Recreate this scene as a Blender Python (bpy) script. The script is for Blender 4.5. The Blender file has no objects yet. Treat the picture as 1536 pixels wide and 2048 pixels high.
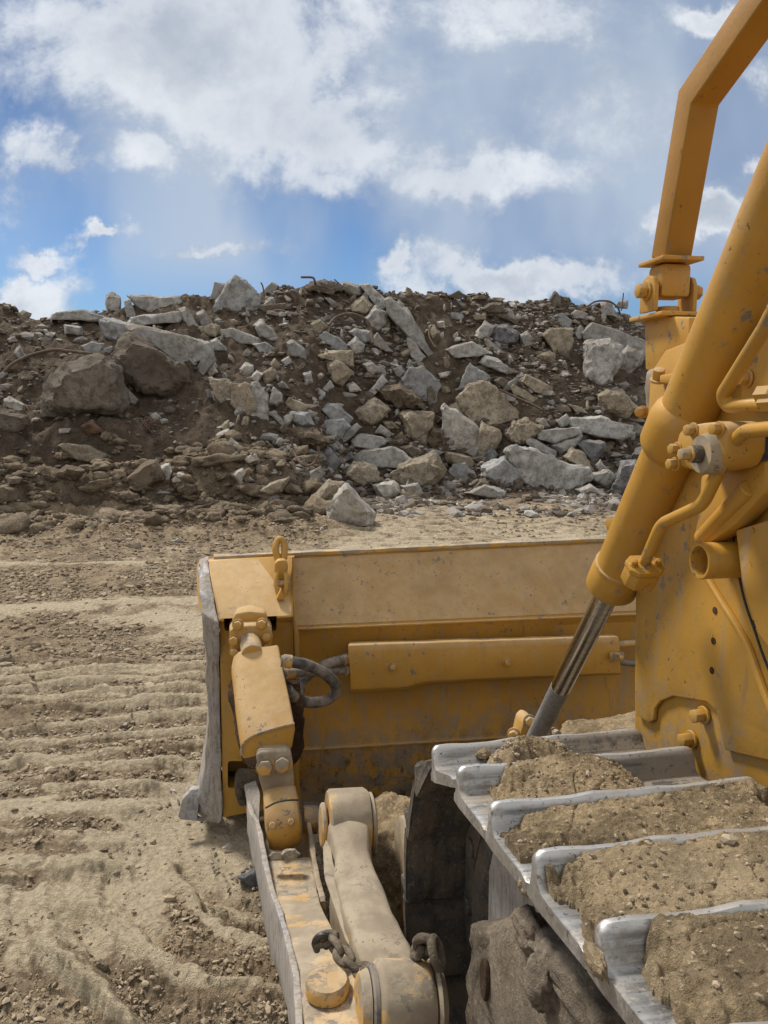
import bpy, bmesh, math, random
import numpy as np
from mathutils import Vector, Matrix, noise as mnoise

# ------------------------------------------------------------------ camera
SC = bpy.context.scene
COL = SC.collection
CAMZ = 2.3
YAW, PITCH, FPX = 10.0, 8.0, 1540.0
cam_d = bpy.data.cameras.new('camera')
cam = bpy.data.objects.new('camera', cam_d); COL.objects.link(cam)
cam.location = (0, 0, CAMZ)
cam.rotation_euler = (math.radians(90 - PITCH), 0, math.radians(-YAW))
cam_d.sensor_fit = 'VERTICAL'; cam_d.sensor_height = 36; cam_d.sensor_width = 27
cam_d.lens = 36 * FPX / 2048
cam_d.clip_start = 0.05; cam_d.clip_end = 9000
SC.camera = cam
SC.view_settings.view_transform = 'Standard'
SC.view_settings.look = 'None'
SC.view_settings.exposure = 0.66
SC.view_settings.gamma = 1.0

cy, sy, cp, sp = math.cos(math.radians(YAW)), math.sin(math.radians(YAW)), math.cos(math.radians(PITCH)), math.sin(math.radians(PITCH))
FWD = Vector((sy*cp, cy*cp, -sp)); RGT = Vector((cy, -sy, 0)); UPV = RGT.cross(FWD)
CO = Vector((0, 0, CAMZ))
def ray(px, py):
    return FWD + RGT*((px-768)/FPX) + UPV*((1024-py)/FPX)
def PY(px, py, Y):
    d = ray(px, py); return CO + d*(Y/d.y)
def PX(px, py, X):
    d = ray(px, py); return CO + d*(X/d.x)
def PZ(px, py, z=0.0):
    d = ray(px, py); return CO + d*((z-CAMZ)/d.z)
def PD(px, py, t):
    return CO + ray(px, py)*t

# ------------------------------------------------------------------ node helper
class NT:
    def __init__(s, tree): s.t = tree; s.n = tree.nodes; s.l = tree.links
    def put(s, sock, v):
        if v is None: return
        if isinstance(v, bpy.types.NodeSocket): s.l.new(v, sock)
        else:
            if hasattr(sock.default_value, '__len__') and not hasattr(v, '__len__'): v = [v]*len(sock.default_value)
            if hasattr(v, '__len__') and len(sock.default_value) == 4 and len(v) == 3: v = (*v, 1)
            sock.default_value = v
    def math(s, op, a, b=None, c=None, clamp=False):
        n = s.n.new('ShaderNodeMath'); n.operation = op; n.use_clamp = clamp
        s.put(n.inputs[0], a); s.put(n.inputs[1], b)
        if c is not None: s.put(n.inputs[2], c)
        return n.outputs[0]
    def vm(s, op, a, b=None, out=0):
        n = s.n.new('ShaderNodeVectorMath'); n.operation = op
        s.put(n.inputs[0], a)
        if op == 'SCALE': s.put(n.inputs[3], b)
        else: s.put(n.inputs[1], b)
        return n.outputs[out]
    def dot(s, a, b): return s.vm('DOT_PRODUCT', a, b, 1)
    def noise(s, vec, scale, detail=5, rough=.55, dist=0, col=False):
        n = s.n.new('ShaderNodeTexNoise'); s.put(n.inputs['Vector'], vec)
        n.inputs['Scale'].default_value = scale; n.inputs['Detail'].default_value = detail
        n.inputs['Roughness'].default_value = rough; n.inputs['Distortion'].default_value = dist
        return n.outputs[1 if col else 0]
    def vor(s, vec, scale, feature='F1', out=0):
        n = s.n.new('ShaderNodeTexVoronoi'); s.put(n.inputs['Vector'], vec); n.feature = feature
        n.inputs['Scale'].default_value = scale; return n.outputs[out]
    def ramp(s, v, lo, hi, a=0., b=1., smooth=True):
        n = s.n.new('ShaderNodeMapRange'); n.interpolation_type = 'SMOOTHSTEP' if smooth else 'LINEAR'
        s.put(n.inputs[0], v); s.put(n.inputs[1], lo); s.put(n.inputs[2], hi); s.put(n.inputs[3], a); s.put(n.inputs[4], b)
        return n.outputs[0]
    def mix(s, f, a, b):
        n = s.n.new('ShaderNodeMix'); n.data_type = 'RGBA'
        s.put(n.inputs[0], f); s.put(n.inputs[6], a); s.put(n.inputs[7], b); return n.outputs[2]
    def xyz(s, v):
        n = s.n.new('ShaderNodeSeparateXYZ'); s.put(n.inputs[0], v); return n.outputs
    def comb(s, x, y, z):
        n = s.n.new('ShaderNodeCombineXYZ'); s.put(n.inputs[0], x); s.put(n.inputs[1], y); s.put(n.inputs[2], z); return n.outputs[0]
    def bump(s, h, strength=.5, dist=.01, nrm=None):
        n = s.n.new('ShaderNodeBump'); s.put(n.inputs['Height'], h)
        n.inputs['Strength'].default_value = strength; n.inputs['Distance'].default_value = dist
        if nrm is not None: s.l.new(nrm, n.inputs['Normal'])
        return n.outputs[0]

# ------------------------------------------------------------------ world: Nishita sky with clouds
SUN_EL, SUN_AZ = 52.0, -35.0      # azimuth measured from +Y towards +X
W = bpy.data.worlds.new('World'); SC.world = W; W.use_nodes = True
w = NT(W.node_tree); w.n.clear()
out = w.n.new('ShaderNodeOutputWorld'); bg = w.n.new('ShaderNodeBackground'); w.l.new(bg.outputs[0], out.inputs[0])
tc = w.n.new('ShaderNodeTexCoord'); D = tc.outputs['Generated']
sky = w.n.new('ShaderNodeTexSky'); sky.sky_type = 'NISHITA'; sky.sun_disc = False
sky.sun_elevation = math.radians(SUN_EL); sky.sun_rotation = math.radians(SUN_AZ)
sky.air_density = 1.0; sky.dust_density = 0.4; sky.ozone_density = 4.5
sd = w.math('MAXIMUM', w.dot(D, tuple(FWD)), 0.08)
S0 = w.math('DIVIDE', w.dot(D, tuple(RGT)), sd); T0 = w.math('DIVIDE', w.dot(D, tuple(UPV)), sd)
st = w.comb(S0, T0, 0.0)
warp = w.vm('ADD', w.vm('SCALE', w.vm('SUBTRACT', w.noise(st, 3.0, 6, .6, col=True), (.5, .5, .5)), .26),
              w.vm('SCALE', w.vm('SUBTRACT', w.noise(st, 16.0, 6, .65, col=True), (.5, .5, .5)), .07))
st2 = w.vm('ADD', st, warp)
sx, tx, _ = w.xyz(st2)
# cloud masses: centre (px,py), radii, weight
BL = [(330,90,430,180,1.1),(560,240,330,150,1.0),(250,330,130,70,.9),(700,60,130,120,.8),(640,330,420,90,.70),(900,300,160,60,.75),
      (1010,20,190,80,.9),(1060,110,110,70,.55),(960,350,230,75,.95),(640,390,160,50,.7),
      (1060,575,240,48,1.2),(900,560,90,50,.8),(1390,470,130,50,1.25),(1525,345,60,30,1.0),
      (190,492,55,20,1.0),(420,535,150,26,.85),(40,600,150,50,1.1),(60,350,90,65,.95),(100,530,70,24,.8),
      (1410,20,80,40,1.),(1520,140,50,60,.8),(800,545,35,45,.8),(1100,420,520,130,.35),(1150,200,420,200,.42),(1000,250,300,90,.30)]
dens = None
for (bx, by, rx, ry, wt) in BL:
    a = w.math('DIVIDE', w.math('SUBTRACT', sx, (bx-768)/FPX), rx/FPX)
    b = w.math('DIVIDE', w.math('SUBTRACT', tx, (1024-by)/FPX), ry/FPX)
    r2 = w.math('ADD', w.math('MULTIPLY', a, a), w.math('MULTIPLY', b, b))
    g = w.math('MULTIPLY', w.math('EXPONENT', w.math('MULTIPLY', r2, -.8)), wt)
    dens = g if dens is None else w.math('MAXIMUM', dens, g)
n1 = w.noise(st, 4.5, 14, .62, .3); n2 = w.noise(st, 20.0, 8, .65)
nn = w.math('ADD', w.math('MULTIPLY', n1, .75), w.math('MULTIPLY', n2, .25))
dd = w.math('ADD', dens, w.math('MULTIPLY', w.math('SUBTRACT', nn, .5), 2.1))
cover = w.ramp(dd, .26, .88)
n1b = w.noise(w.vm('ADD', st, (.02, -.06, 0)), 4.5, 14, .62, .3)
relief = w.ramp(w.math('SUBTRACT', n1, n1b), -.13, .13)
big = w.noise(w.vm('ADD', st, (3.1, 1.7, 0)), 3.2, 6, .55)
ccol = w.mix(relief, (.36, .41, .49), (.66, .69, .73))
edge_ = w.math('MULTIPLY', w.ramp(dd, .45, .75), w.ramp(dd, 1.25, .8))
ccol = w.mix(w.math('MULTIPLY', w.ramp(big, .40, .60), .70), ccol, (.40, .45, .52))
ccol = w.mix(w.math('MULTIPLY', edge_, .50), ccol, (.74, .77, .81))
vn = w.noise(w.vm('MULTIPLY', st, (1.6, .8, 1)), 2.0, 4, .5)
veil = w.math('MULTIPLY', w.ramp(w.math('ADD', vn, w.math('MULTIPLY', S0, .25)), .34, .54), w.math('MULTIPLY', w.ramp(T0, .24, .36), w.ramp(S0, -.50, -.22, .30, 1.0)))
skyc = w.vm('MULTIPLY', sky.outputs[0], (.052, .064, .077))
skyc = w.vm('SCALE', skyc, w.ramp(T0, .30, .58, 1.0, .74))
base = w.mix(w.math('MULTIPLY', veil, .82), skyc, w.mix(w.ramp(vn, .4, .6), (.28, .355, .49), (.44, .51, .60)))
fin = w.mix(w.math('MULTIPLY', cover, .95), base, ccol)
fin = w.vm('SCALE', fin, .755)
# unseen sky behind the camera: grey-white cloud added to brighten camera-facing sides
rear = w.ramp(w.dot(D, tuple(FWD)), .45, .05); rn = w.noise(D, 2.2, 6, .55)
fin = w.mix(w.math('MULTIPLY', rear, .92), fin, w.mix(w.ramp(rn, .4, .62), (.36, .37, .385), (.58, .575, .56)))
w.l.new(fin, bg.inputs[0]); bg.inputs[1].default_value = 1.0

sun_d = bpy.data.lights.new('sun', 'SUN'); sun_d.energy = 2.8; sun_d.angle = math.radians(11); sun_d.color = (1, .94, .84)
sun = bpy.data.objects.new('sun', sun_d); COL.objects.link(sun)
ae, aa = math.radians(SUN_EL), math.radians(SUN_AZ)
sdir = Vector((math.sin(aa)*math.cos(ae), math.cos(aa)*math.cos(ae), math.sin(ae)))
sun.rotation_euler = (-sdir).to_track_quat('-Z', 'Y').to_euler()

# ------------------------------------------------------------------ materials
def mat(name):
    m = bpy.data.materials.new(name); m.use_nodes = True
    nt = NT(m.node_tree); b = nt.n['Principled BSDF']; return m, nt, b
def objco(nt):
    c = nt.n.new('ShaderNodeTexCoord'); return c.outputs['Object']
def worldco(nt):
    g = nt.n.new('ShaderNodeNewGeometry'); return g.outputs['Position'], g

DUST = (.44, .34, .225)
def yellow(name, dust=.4, chips=.5, base=(.475, .258, .042), streak=0, rough=.50, grime=0., mud=0., scuff=0., scz=(2.15, 1.55)):
    m, nt, b = mat(name); P, g = worldco(nt)
    nz = nt.xyz(g.outputs['Normal'])[2]
    big = nt.noise(P, 2.2, 6, .62); mid = nt.noise(P, 9, 6, .65); fine = nt.noise(P, 70, 4, .6)
    c = nt.mix(nt.ramp(big, .3, .7), tuple(x*.82 for x in base), tuple(min(1, x*1.08) for x in base))
    # settled dust: patchy, thicker on faces that look up
    up = nt.ramp(nz, -.35, .75)
    dm = nt.math('ADD', nt.math('MULTIPLY', up, .5), nt.math('ADD', nt.math('MULTIPLY', mid, .5), nt.math('MULTIPLY', big, .45)))
    dmask = nt.ramp(dm, 1.25-dust*.95, 1.75-dust*.95)
    dmask = nt.math('MULTIPLY', dmask, nt.ramp(mid, .2, .6, .72, .95))
    pale = nt.mix(nt.ramp(mid, .35, .65), tuple(x*.8 for x in DUST), tuple(x*1.1 for x in DUST))
    pale = nt.mix(.38 if not mud else .12, pale, c)
    c = nt.mix(dmask, c, pale)
    if streak:
        Ps = nt.vm('MULTIPLY', P, (14, 14, 1.1)); sn = nt.noise(Ps, 1.6, 5, .6)
        c = nt.mix(nt.math('MULTIPLY', nt.ramp(sn, .50, .72), streak), c, (.30, .25, .19))
        Ps = nt.vm('MULTIPLY', P, (22, 22, 3.)); sn = nt.noise(Ps, 1.3, 4, .6)
        c = nt.mix(nt.math('MULTIPLY', nt.ramp(sn, .60, .68), streak*.6), c, (.16, .13, .10))
    if grime:
        z = nt.xyz(P)[2]
        gn = nt.noise(nt.vm('MULTIPLY', P, (1, 1, .45)), 15, 6, .75)
        gm = nt.math('MULTIPLY', nt.ramp(gn, .47, .60), nt.ramp(nt.math('ADD', z, nt.math('MULTIPLY', big, .35)), .75, .38))
        c = nt.mix(nt.math('MULTIPLY', gm, grime), c, (.055, .045, .034))
        gm2 = nt.math('MULTIPLY', nt.ramp(mid, .45, .6), nt.ramp(z, .62, .3))
        c = nt.mix(nt.math('MULTIPLY', gm2, grime*.85), c, (.22, .18, .14))
    if mud:
        mn = nt.noise(P, 7, 8, .7)
        mm = nt.ramp(nt.math('ADD', mn, nt.math('MULTIPLY', up, .10)), .66-mud*.25, .72-mud*.25)
        c = nt.mix(nt.math('MULTIPLY', mm, .93), c, nt.mix(nt.ramp(mid, .40, .60), (.245, .20, .145), (.33, .275, .20)))
    if scuff:
        z = nt.xyz(P)[2]
        sn2 = nt.noise(P, 12, 8, .75)
        sc_ = nt.math('MULTIPLY', nt.ramp(sn2, .50, .56), nt.ramp(nt.math('ADD', z, nt.math('MULTIPLY', big, .9)), scz[0], scz[1]))
        c = nt.mix(nt.math('MULTIPLY', sc_, scuff), c, (.25, .215, .18))
    cn = nt.noise(P, 26, 5, .7); cm = nt.ramp(cn, .655-.065*chips, .67-.065*chips)
    gate = nt.ramp(nt.noise(P, 3.3, 3, .5), .47, .58)
    cm = nt.math('MULTIPLY', cm, gate)
    c = nt.mix(cm, c, (.20, .165, .13))
    sn = nt.noise(P, 55, 3, .6); sm = nt.math('MULTIPLY', nt.ramp(sn, .64, .67), nt.ramp(mid, .52, .60))
    c = nt.mix(nt.math('MULTIPLY', sm, .8), c, (.10, .055, .03))
    nt.put(b.inputs['Base Color'], c)
    r = nt.ramp(dmask, 0, 1, rough, .85); nt.put(b.inputs['Roughness'], nt.math('ADD', r, nt.math('MULTIPLY', fine, .1)))
    h = nt.math('ADD', nt.math('MULTIPLY', dmask, .5), nt.math('ADD', nt.math('MULTIPLY', fine, .35), nt.math('MULTIPLY', mid, 1.0)))
    h = nt.math('ADD', h, nt.math('MULTIPLY', nt.noise(P, 3.5, 2, .5), 5.))
    h = nt.math('SUBTRACT', h, nt.math('MULTIPLY', cm, .5))
    nt.put(b.inputs['Normal'], nt.bump(h, .25 if mud > 1 else .40, .004))
    return m
def soilmat(name, dark, light, attr=None, scale=1., bumpd=.03, fleck=True):
    m, nt, b = mat(name); P, g = worldco(nt)
    big = nt.noise(P, .55*scale, 6, .6); mid = nt.noise(P, 4*scale, 8, .65); fine = nt.noise(P, 34*scale, 6, .7); vf = nt.noise(P, 150*scale, 3, .6)
    f = nt.math('ADD', nt.math('MULTIPLY', mid, .6), nt.math('MULTIPLY', fine, .4))
    c = nt.mix(nt.ramp(f, .36, .64), tuple(x*.55 for x in dark), tuple(x*1.35 for x in dark))
    if attr:
        a = nt.n.new('ShaderNodeAttribute'); a.attribute_name = attr; t = a.outputs['Fac']
        tt = nt.math('ADD', t, nt.math('MULTIPLY', nt.math('SUBTRACT', f, .5), 2.2))
        c = nt.mix(nt.ramp(tt, .28, .85), c, nt.mix(nt.ramp(fine, .3, .7), tuple(x*.68 for x in light), tuple(x*1.1 for x in light)))
    else:
        c = nt.mix(nt.math('MULTIPLY', nt.ramp(big, .45, .7), .6), c, light)
        wet = nt.noise(P, 1.3*scale, 7, .7); c = nt.mix(nt.math('MULTIPLY', nt.ramp(wet, .50, .60), .6), c, tuple(x*.42 for x in dark))
        c = nt.mix(nt.math('MULTIPLY', nt.ramp(fine, .56, .68), .5), c, tuple(min(1, x*1.5) for x in light))
    if fleck:
        v = nt.vor(P, 45*scale); vc = nt.vor(P, 45*scale, out=1)
        fm = nt.math('MULTIPLY', nt.ramp(v, .22, .15), nt.ramp(nt.xyz(vc)[0], .80, .84))
        c = nt.mix(fm, c, nt.mix(nt.xyz(vc)[1], (.27, .24, .2), (.55, .51, .45)))
    nt.put(b.inputs['Base Color'], c); nt.put(b.inputs['Roughness'], .95); nt.put(b.inputs['Specular IOR Level'], .2)
    cl = nt.vor(P, 22*scale)
    h = nt.math('ADD', nt.math('ADD', nt.math('MULTIPLY', mid, 1.2), nt.math('MULTIPLY', fine, 1.1)), nt.math('ADD', nt.math('MULTIPLY', vf, .5), nt.math('MULTIPLY', cl, -.35)))
    nt.put(b.inputs['Normal'], nt.bump(h, .9, bumpd))
    return m
def rockmat(name, c0, c1, rough=.88, bumpd=.02, dirt=.35, agg=0., dirtcol=(.165, .125, .085)):
    m, nt, b = mat(name); P, g = worldco(nt)
    oi = nt.n.new('ShaderNodeObjectInfo'); rnd = oi.outputs['Random']
    Q = nt.vm('ADD', P, nt.vm('SCALE', (7.3, 3.1, 5.7), rnd)) if False else nt.vm('ADD', P, nt.comb(nt.math('MULTIPLY', rnd, 37.), nt.math('MULTIPLY', rnd, 11.), 0.))
    big = nt.noise(Q, 1.5, 6, .6); mid = nt.noise(Q, 6, 8, .68); fine = nt.noise(Q, 40, 6, .7)
    c = nt.mix(nt.ramp(nt.math('ADD', nt.math('MULTIPLY', mid, .7), nt.math('MULTIPLY', fine, .3)), .40, .60), tuple(x*.78 for x in c0), tuple(min(1, x*1.12) for x in c1))
    c = nt.mix(nt.ramp(rnd, 0, 1, 0, .35), c, tuple(x*.55 for x in c0))
    if agg:
        v = nt.vor(Q, 20); vc = nt.vor(Q, 20, out=1)
        c = nt.mix(nt.math('MULTIPLY', nt.ramp(v, .42, .28), agg), c, nt.mix(nt.xyz(vc)[0], tuple(x*.6 for x in c0), (.50, .44, .35)))
    nz = nt.xyz(g.outputs['Normal'])[2]
    dm = nt.math('ADD', nt.math('MULTIPLY', nt.math('ADD', big, mid), .5), nt.math('MULTIPLY', nz, .10))
    dmask = nt.ramp(dm, .66-dirt*.3, .76-dirt*.3)
    c = nt.mix(nt.math('MULTIPLY', dmask, .85), c, nt.mix(fine, tuple(x*.7 for x in dirtcol), tuple(x*1.4 for x in dirtcol)))
    c = nt.mix(nt.math('MULTIPLY', nt.ramp(fine, .54, .64), .6), c, tuple(x*.38 for x in c0))
    nt.put(b.inputs['Base Color'], c); nt.put(b.inputs['Roughness'], rough); nt.put(b.inputs['Specular IOR Level'], .3)
    h = nt.math('ADD', nt.math('MULTIPLY', mid, 1.3), nt.math('MULTIPLY', fine, .8))
    if agg: h = nt.math('ADD', h, nt.math('MULTIPLY', v, -.5*agg))
    nt.put(b.inputs['Normal'], nt.bump(h, .8, bumpd))
    return m
def metal(name, col, rough=.35, dust=.3, metallic=.9, streak=True, dcol=(.36, .29, .21), pit=0.):
    m, nt, b = mat(name); P, g = worldco(nt)
    big = nt.noise(P, 5, 6, .6); fine = nt.noise(P, 60, 4, .6); sc = nt.noise(nt.vm('MULTIPLY', P, (3, 60, 60)), 1.5, 4, .6)
    nz = nt.xyz(g.outputs['Normal'])[2]
    dm = nt.math('ADD', big, nt.math('MULTIPLY', fine, .25))
    dmask = nt.ramp(dm, .85-dust*.5, 1.0-dust*.5)
    c = nt.mix(nt.ramp(sc, .35, .65), tuple(x*.75 for x in col), col)
    c = nt.mix(nt.math('MULTIPLY', dmask, .8), c, dcol)
    if pit:
        pn = nt.noise(nt.vm('MULTIPLY', P, (30, 30, 9)), 1.6, 7, .75)
        c = nt.mix(nt.math('MULTIPLY', nt.ramp(pn, .50, .56), pit), c, (.085, .072, .06))
        c = nt.mix(nt.math('MULTIPLY', nt.ramp(pn, .44, .38), pit*.8), c, (.46, .42, .37))
    nt.put(b.inputs['Base Color'], c); nt.put(b.inputs['Metallic'], nt.ramp(dmask, 0, 1, metallic, 0.))
    nt.put(b.inputs['Roughness'], nt.math('ADD', nt.ramp(dmask, 0, 1, rough, .9), nt.math('MULTIPLY', sc, .12)))
    nt.put(b.inputs['Normal'], nt.bump(nt.math('ADD', nt.math('MULTIPLY', fine, .4), nt.math('MULTIPLY', sc, .3)), .3, .003))
    return m
M = {}
M['y_clean'] = yellow('paint_clean', .30, .9, streak=.3)
M['y_post_shaded'] = yellow('paint_post_shaded', -.1, .3, base=(.34, .165, .016))  # darker yellow: the post's backlit shade is put into its base colour
M['y_hood'] = yellow('paint_hood', .30, 1.0, streak=.5, scuff=.8)
M['y_cyl'] = yellow('paint_cylinder', .08, .9, rough=.42, streak=.25, base=(.46, .242, .032))
M['y_blade'] = yellow('paint_blade', .46, .8, streak=.65, grime=1., scuff=.65, scz=(1.35, .75))
M['y_bladetop'] = yellow('paint_blade_top', .92, .7, streak=.3)
M['y_guard'] = yellow('paint_guard', .72, .9, streak=.2)
M['y_dirty'] = yellow('paint_dirty', .70, 1.6, base=(.52, .29, .06), mud=.55)
M['y_muddy'] = yellow('paint_muddy', .8, 1.4, mud=1.02)
M['worn'] = metal('worn_steel_edge', (.38, .36, .35), .55, .7, .3, dcol=(.33, .285, .235), pit=.4)
m, nt, b = mat('polished_shoe_steel'); P, g = worldco(nt); O = objco(nt); oz = nt.xyz(O)[2]; ox = nt.xyz(O)[0]
n1_ = nt.noise(P, 9, 7, .65); n2_ = nt.noise(nt.vm('MULTIPLY', P, (4, 50, 50)), 1.5, 5, .65); n3_ = nt.noise(P, 120, 3, .6)
tip = nt.ramp(nt.math('ADD', oz, nt.math('MULTIPLY', n1_, .012)), .054, .068)
endp = nt.ramp(ox, .05, .0)
pol = nt.math('MAXIMUM', tip, nt.math('MULTIPLY', endp, .5))
dst = nt.ramp(nt.math('ADD', n1_, nt.math('ADD', nt.math('MULTIPLY', n3_, .25), nt.math('MULTIPLY', nt.ramp(ox, .28, .5), .13))), .60, .74)
dst = nt.math('MULTIPLY', dst, nt.math('SUBTRACT', 1.0, nt.math('MULTIPLY', pol, .8)))
c = nt.mix(nt.ramp(n2_, .38, .62), (.17, .165, .16), (.38, .375, .365))
c = nt.mix(nt.ramp(ox, .25, .5), c, nt.mix(.6, c, (.11, .105, .10)))
c = nt.mix(pol, c, (.56, .55, .53)); c = nt.mix(nt.math('MULTIPLY', dst, .85), c, (.235, .19, .14))
pit_ = nt.math('MULTIPLY', nt.ramp(nt.noise(P, 70, 4, .7), .60, .64), .7); c = nt.mix(pit_, c, (.07, .06, .05))
nt.put(b.inputs['Base Color'], c); nt.put(b.inputs['Metallic'], nt.ramp(dst, 0, 1, .8, 0.)); nt.put(b.inputs['Roughness'], nt.math('ADD', nt.ramp(dst, 0, 1, .36, .9), nt.math('MULTIPLY', n2_, .18)))
nt.put(b.inputs['Normal'], nt.bump(nt.math('ADD', nt.math('MULTIPLY', n2_, .6), nt.math('ADD', n1_, nt.math('MULTIPLY', n3_, .3))), .35, .004)); M['shoe'] = m
m, nt, b = mat('shaded_shoe_steel'); P, g = worldco(nt)  # dirty steel with the shade of the front column put into its colour
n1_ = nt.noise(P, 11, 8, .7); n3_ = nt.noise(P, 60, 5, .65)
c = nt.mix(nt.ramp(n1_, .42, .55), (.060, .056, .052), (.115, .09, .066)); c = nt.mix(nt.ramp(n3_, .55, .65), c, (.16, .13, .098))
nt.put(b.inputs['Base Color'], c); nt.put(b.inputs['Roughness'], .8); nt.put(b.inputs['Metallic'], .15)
nt.put(b.inputs['Normal'], nt.bump(nt.math('ADD', n1_, nt.math('MULTIPLY', n3_, .5)), .8, .012)); M['steel_shaded'] = m
M['chrome'] = metal('chrome_rod', (.62, .60, .57), .12, .02, 1.0)
M['rod_dull'] = metal('dull_rod', (.34, .33, .32), .5, .5, .6, dcol=(.17, .155, .14))
M['bolt'] = yellow('paint_bolt', .75, 1.2)
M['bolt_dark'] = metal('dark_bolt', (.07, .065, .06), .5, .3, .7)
M['rubber'], _nt, _b = mat('hose_rubber')
_P, _g = worldco(_nt); _n = _nt.noise(_P, 14, 5, .6)
_nt.put(_b.inputs['Base Color'], _nt.mix(_nt.ramp(_n, .35, .6), (.055, .052, .05), (.22, .185, .15))); _nt.put(_b.inputs['Roughness'], .75)
M['black'], _nt, _b = mat('cavity_shade'); _nt.put(_b.inputs['Base Color'], (.012, .011, .01)); _nt.put(_b.inputs['Roughness'], .9)
M['rebar'] = metal('rusty_bar', (.16, .11, .08), .8, .4, .3, dcol=(.2, .15, .11))
M['rust'] = soilmat('rusty_crust', (.07, .04, .022), (.14, .10, .07), scale=2., bumpd=.01, fleck=False)
M['mud'] = soilmat('caked_mud', (.30, .225, .135), (.42, .335, .22), scale=2.2, bumpd=.012, fleck=False)
M['mudgrey'] = soilmat('grey_mud', (.21, .17, .125), (.29, .245, .19), scale=2., bumpd=.012, fleck=False)
M['ground'] = soilmat('ground_soil', (.280, .212, .138), (.54, .45, .315), attr='tone', bumpd=.035)
M['mound'] = soilmat('mound_soil', (.150, .112, .078), (.30, .23, .155), attr='tone', bumpd=.08)
M['berm'] = soilmat('bank_soil', (.285, .222, .155), (.38, .305, .215), bumpd=.05)
M['clod'] = rockmat('loose_clods', (.17, .13, .09), (.28, .225, .16), dirt=.2)
M['r_conc'] = rockmat('concrete_grey', (.30, .288, .268), (.48, .462, .435), dirt=.33)
M['r_smooth'] = rockmat('concrete_smooth', (.25, .25, .247), (.36, .36, .352), bumpd=.006, dirt=.25)
M['r_blue'] = rockmat('stone_blue', (.12, .12, .125), (.24, .235, .23), bumpd=.01, dirt=.15)
M['r_tan'] = rockmat('concrete_tan', (.28, .235, .17), (.46, .395, .30), dirt=.42, agg=.7, bumpd=.03)
M['r_pale'] = rockmat('stone_pale', (.38, .35, .305), (.56, .53, .475), dirt=.2)
M['r_dirty'] = rockmat('boulder_dirty', (.24, .215, .18), (.40, .365, .31), dirt=.80, bumpd=.05, dirtcol=(.098, .072, .050))
M['r_soil'] = rockmat('soil_clump', (.12, .09, .06), (.19, .15, .105), dirt=.8, bumpd=.04)
M['r_red'] = rockmat('brick_lump', (.13, .075, .05), (.20, .12, .08), dirt=.4)

# ------------------------------------------------------------------ object helpers
WL = {}
def link(name, bm, m, parent=None, smooth=True, ang=35, origin=None, mats=None):
    me = bpy.data.meshes.new(name)
    if origin is None:
        if len(bm.verts):
            mn = [min(v.co[i] for v in bm.verts) for i in range(3)]; mx = [max(v.co[i] for v in bm.verts) for i in range(3)]
            origin = Vector([(a+b)/2 for a, b in zip(mn, mx)])
            if parent is None: origin.z = mn[2]
        else: origin = Vector()
    bmesh.ops.translate(bm, verts=bm.verts, vec=-origin)
    bm.to_mesh(me); bm.free()
    for mm in (mats or [m]): me.materials.append(mm)
    if smooth:
        me.polygons.foreach_set('use_smooth', [True]*len(me.polygons))
        me.set_sharp_from_angle(angle=math.radians(ang))
    o = bpy.data.objects.new(name, me); COL.objects.link(o)
    WL[o] = origin.copy()
    if parent is not None:
        o.parent = parent; o.location = origin - WL[parent]
    else: o.location = origin
    return o
def empty(name, loc, label, cat, group=None):
    o = bpy.data.objects.new(name, None); COL.objects.link(o); o.location = loc; WL[o] = Vector(loc)
    o.empty_display_size = .2
    o['label'] = label; o['category'] = cat
    if group: o['group'] = group
    return o
def tag(o, label=None, cat=None, group=None, kind=None):
    if label: o['label'] = label
    if cat: o['category'] = cat
    if group: o['group'] = group
    if kind: o['kind'] = kind
    return o
def bevel(bm, w, seg=2, ang=30):
    ed = [e for e in bm.edges if len(e.link_faces) == 2 and e.calc_face_angle(0) > math.radians(ang)]
    if ed and w > 0: bmesh.ops.bevel(bm, geom=ed, offset=w, segments=seg, affect='EDGES', profile=.5, clamp_overlap=True)
def loft(rings, cap=True, closed=True, bv=0, bm=None, seg=2):
    """rings: list of lists of points with the same count"""
    own = bm is None
    b2 = bmesh.new()
    R = [[b2.verts.new(p) for p in r] for r in rings]; n = len(R[0])
    for a, b in zip(R, R[1:]):
        for i in range(n if closed else n-1):
            j = (i+1) % n
            try: b2.faces.new((a[i], a[j], b[j], b[i]))
            except ValueError: pass
    if cap and closed:
        b2.faces.new(list(reversed(R[0]))); b2.faces.new(R[-1])
    bmesh.ops.recalc_face_normals(b2, faces=b2.faces)
    if bv: bevel(b2, bv, seg)
    if own: return b2
    me = bpy.data.meshes.new('t'); b2.to_mesh(me); b2.free(); bm.from_mesh(me); bpy.data.meshes.remove(me); return bm
def prism(pts, vec, bv=.004, bm=None, seg=2):
    vec = Vector(vec); pts = [Vector(p) for p in pts]
    return loft([pts, [p+vec for p in pts]], bv=bv, bm=bm, seg=seg)
def plate(px, Y, th, bv=.004, bm=None):
    """px: (x,y) or (x,y,Y) pixels on the camera-side face; thickness runs away along +Y"""
    return prism([PY(p[0], p[1], p[2] if len(p) > 2 else Y) for p in px], (0, th, 0), bv, bm)
def box(c, sx, sy_, sz, rot=None, bv=.004, bm=None):
    c = Vector(c); R = rot or Matrix.Identity(3)
    q = [Vector((a*sx/2, b*sy_/2, 0)) for a, b in ((-1, -1), (1, -1), (1, 1), (-1, 1))]
    r0 = [c + R @ (p+Vector((0, 0, -sz/2))) for p in q]; r1 = [c + R @ (p+Vector((0, 0, sz/2))) for p in q]
    return loft([r0, r1], bv=bv, bm=bm)
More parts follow.
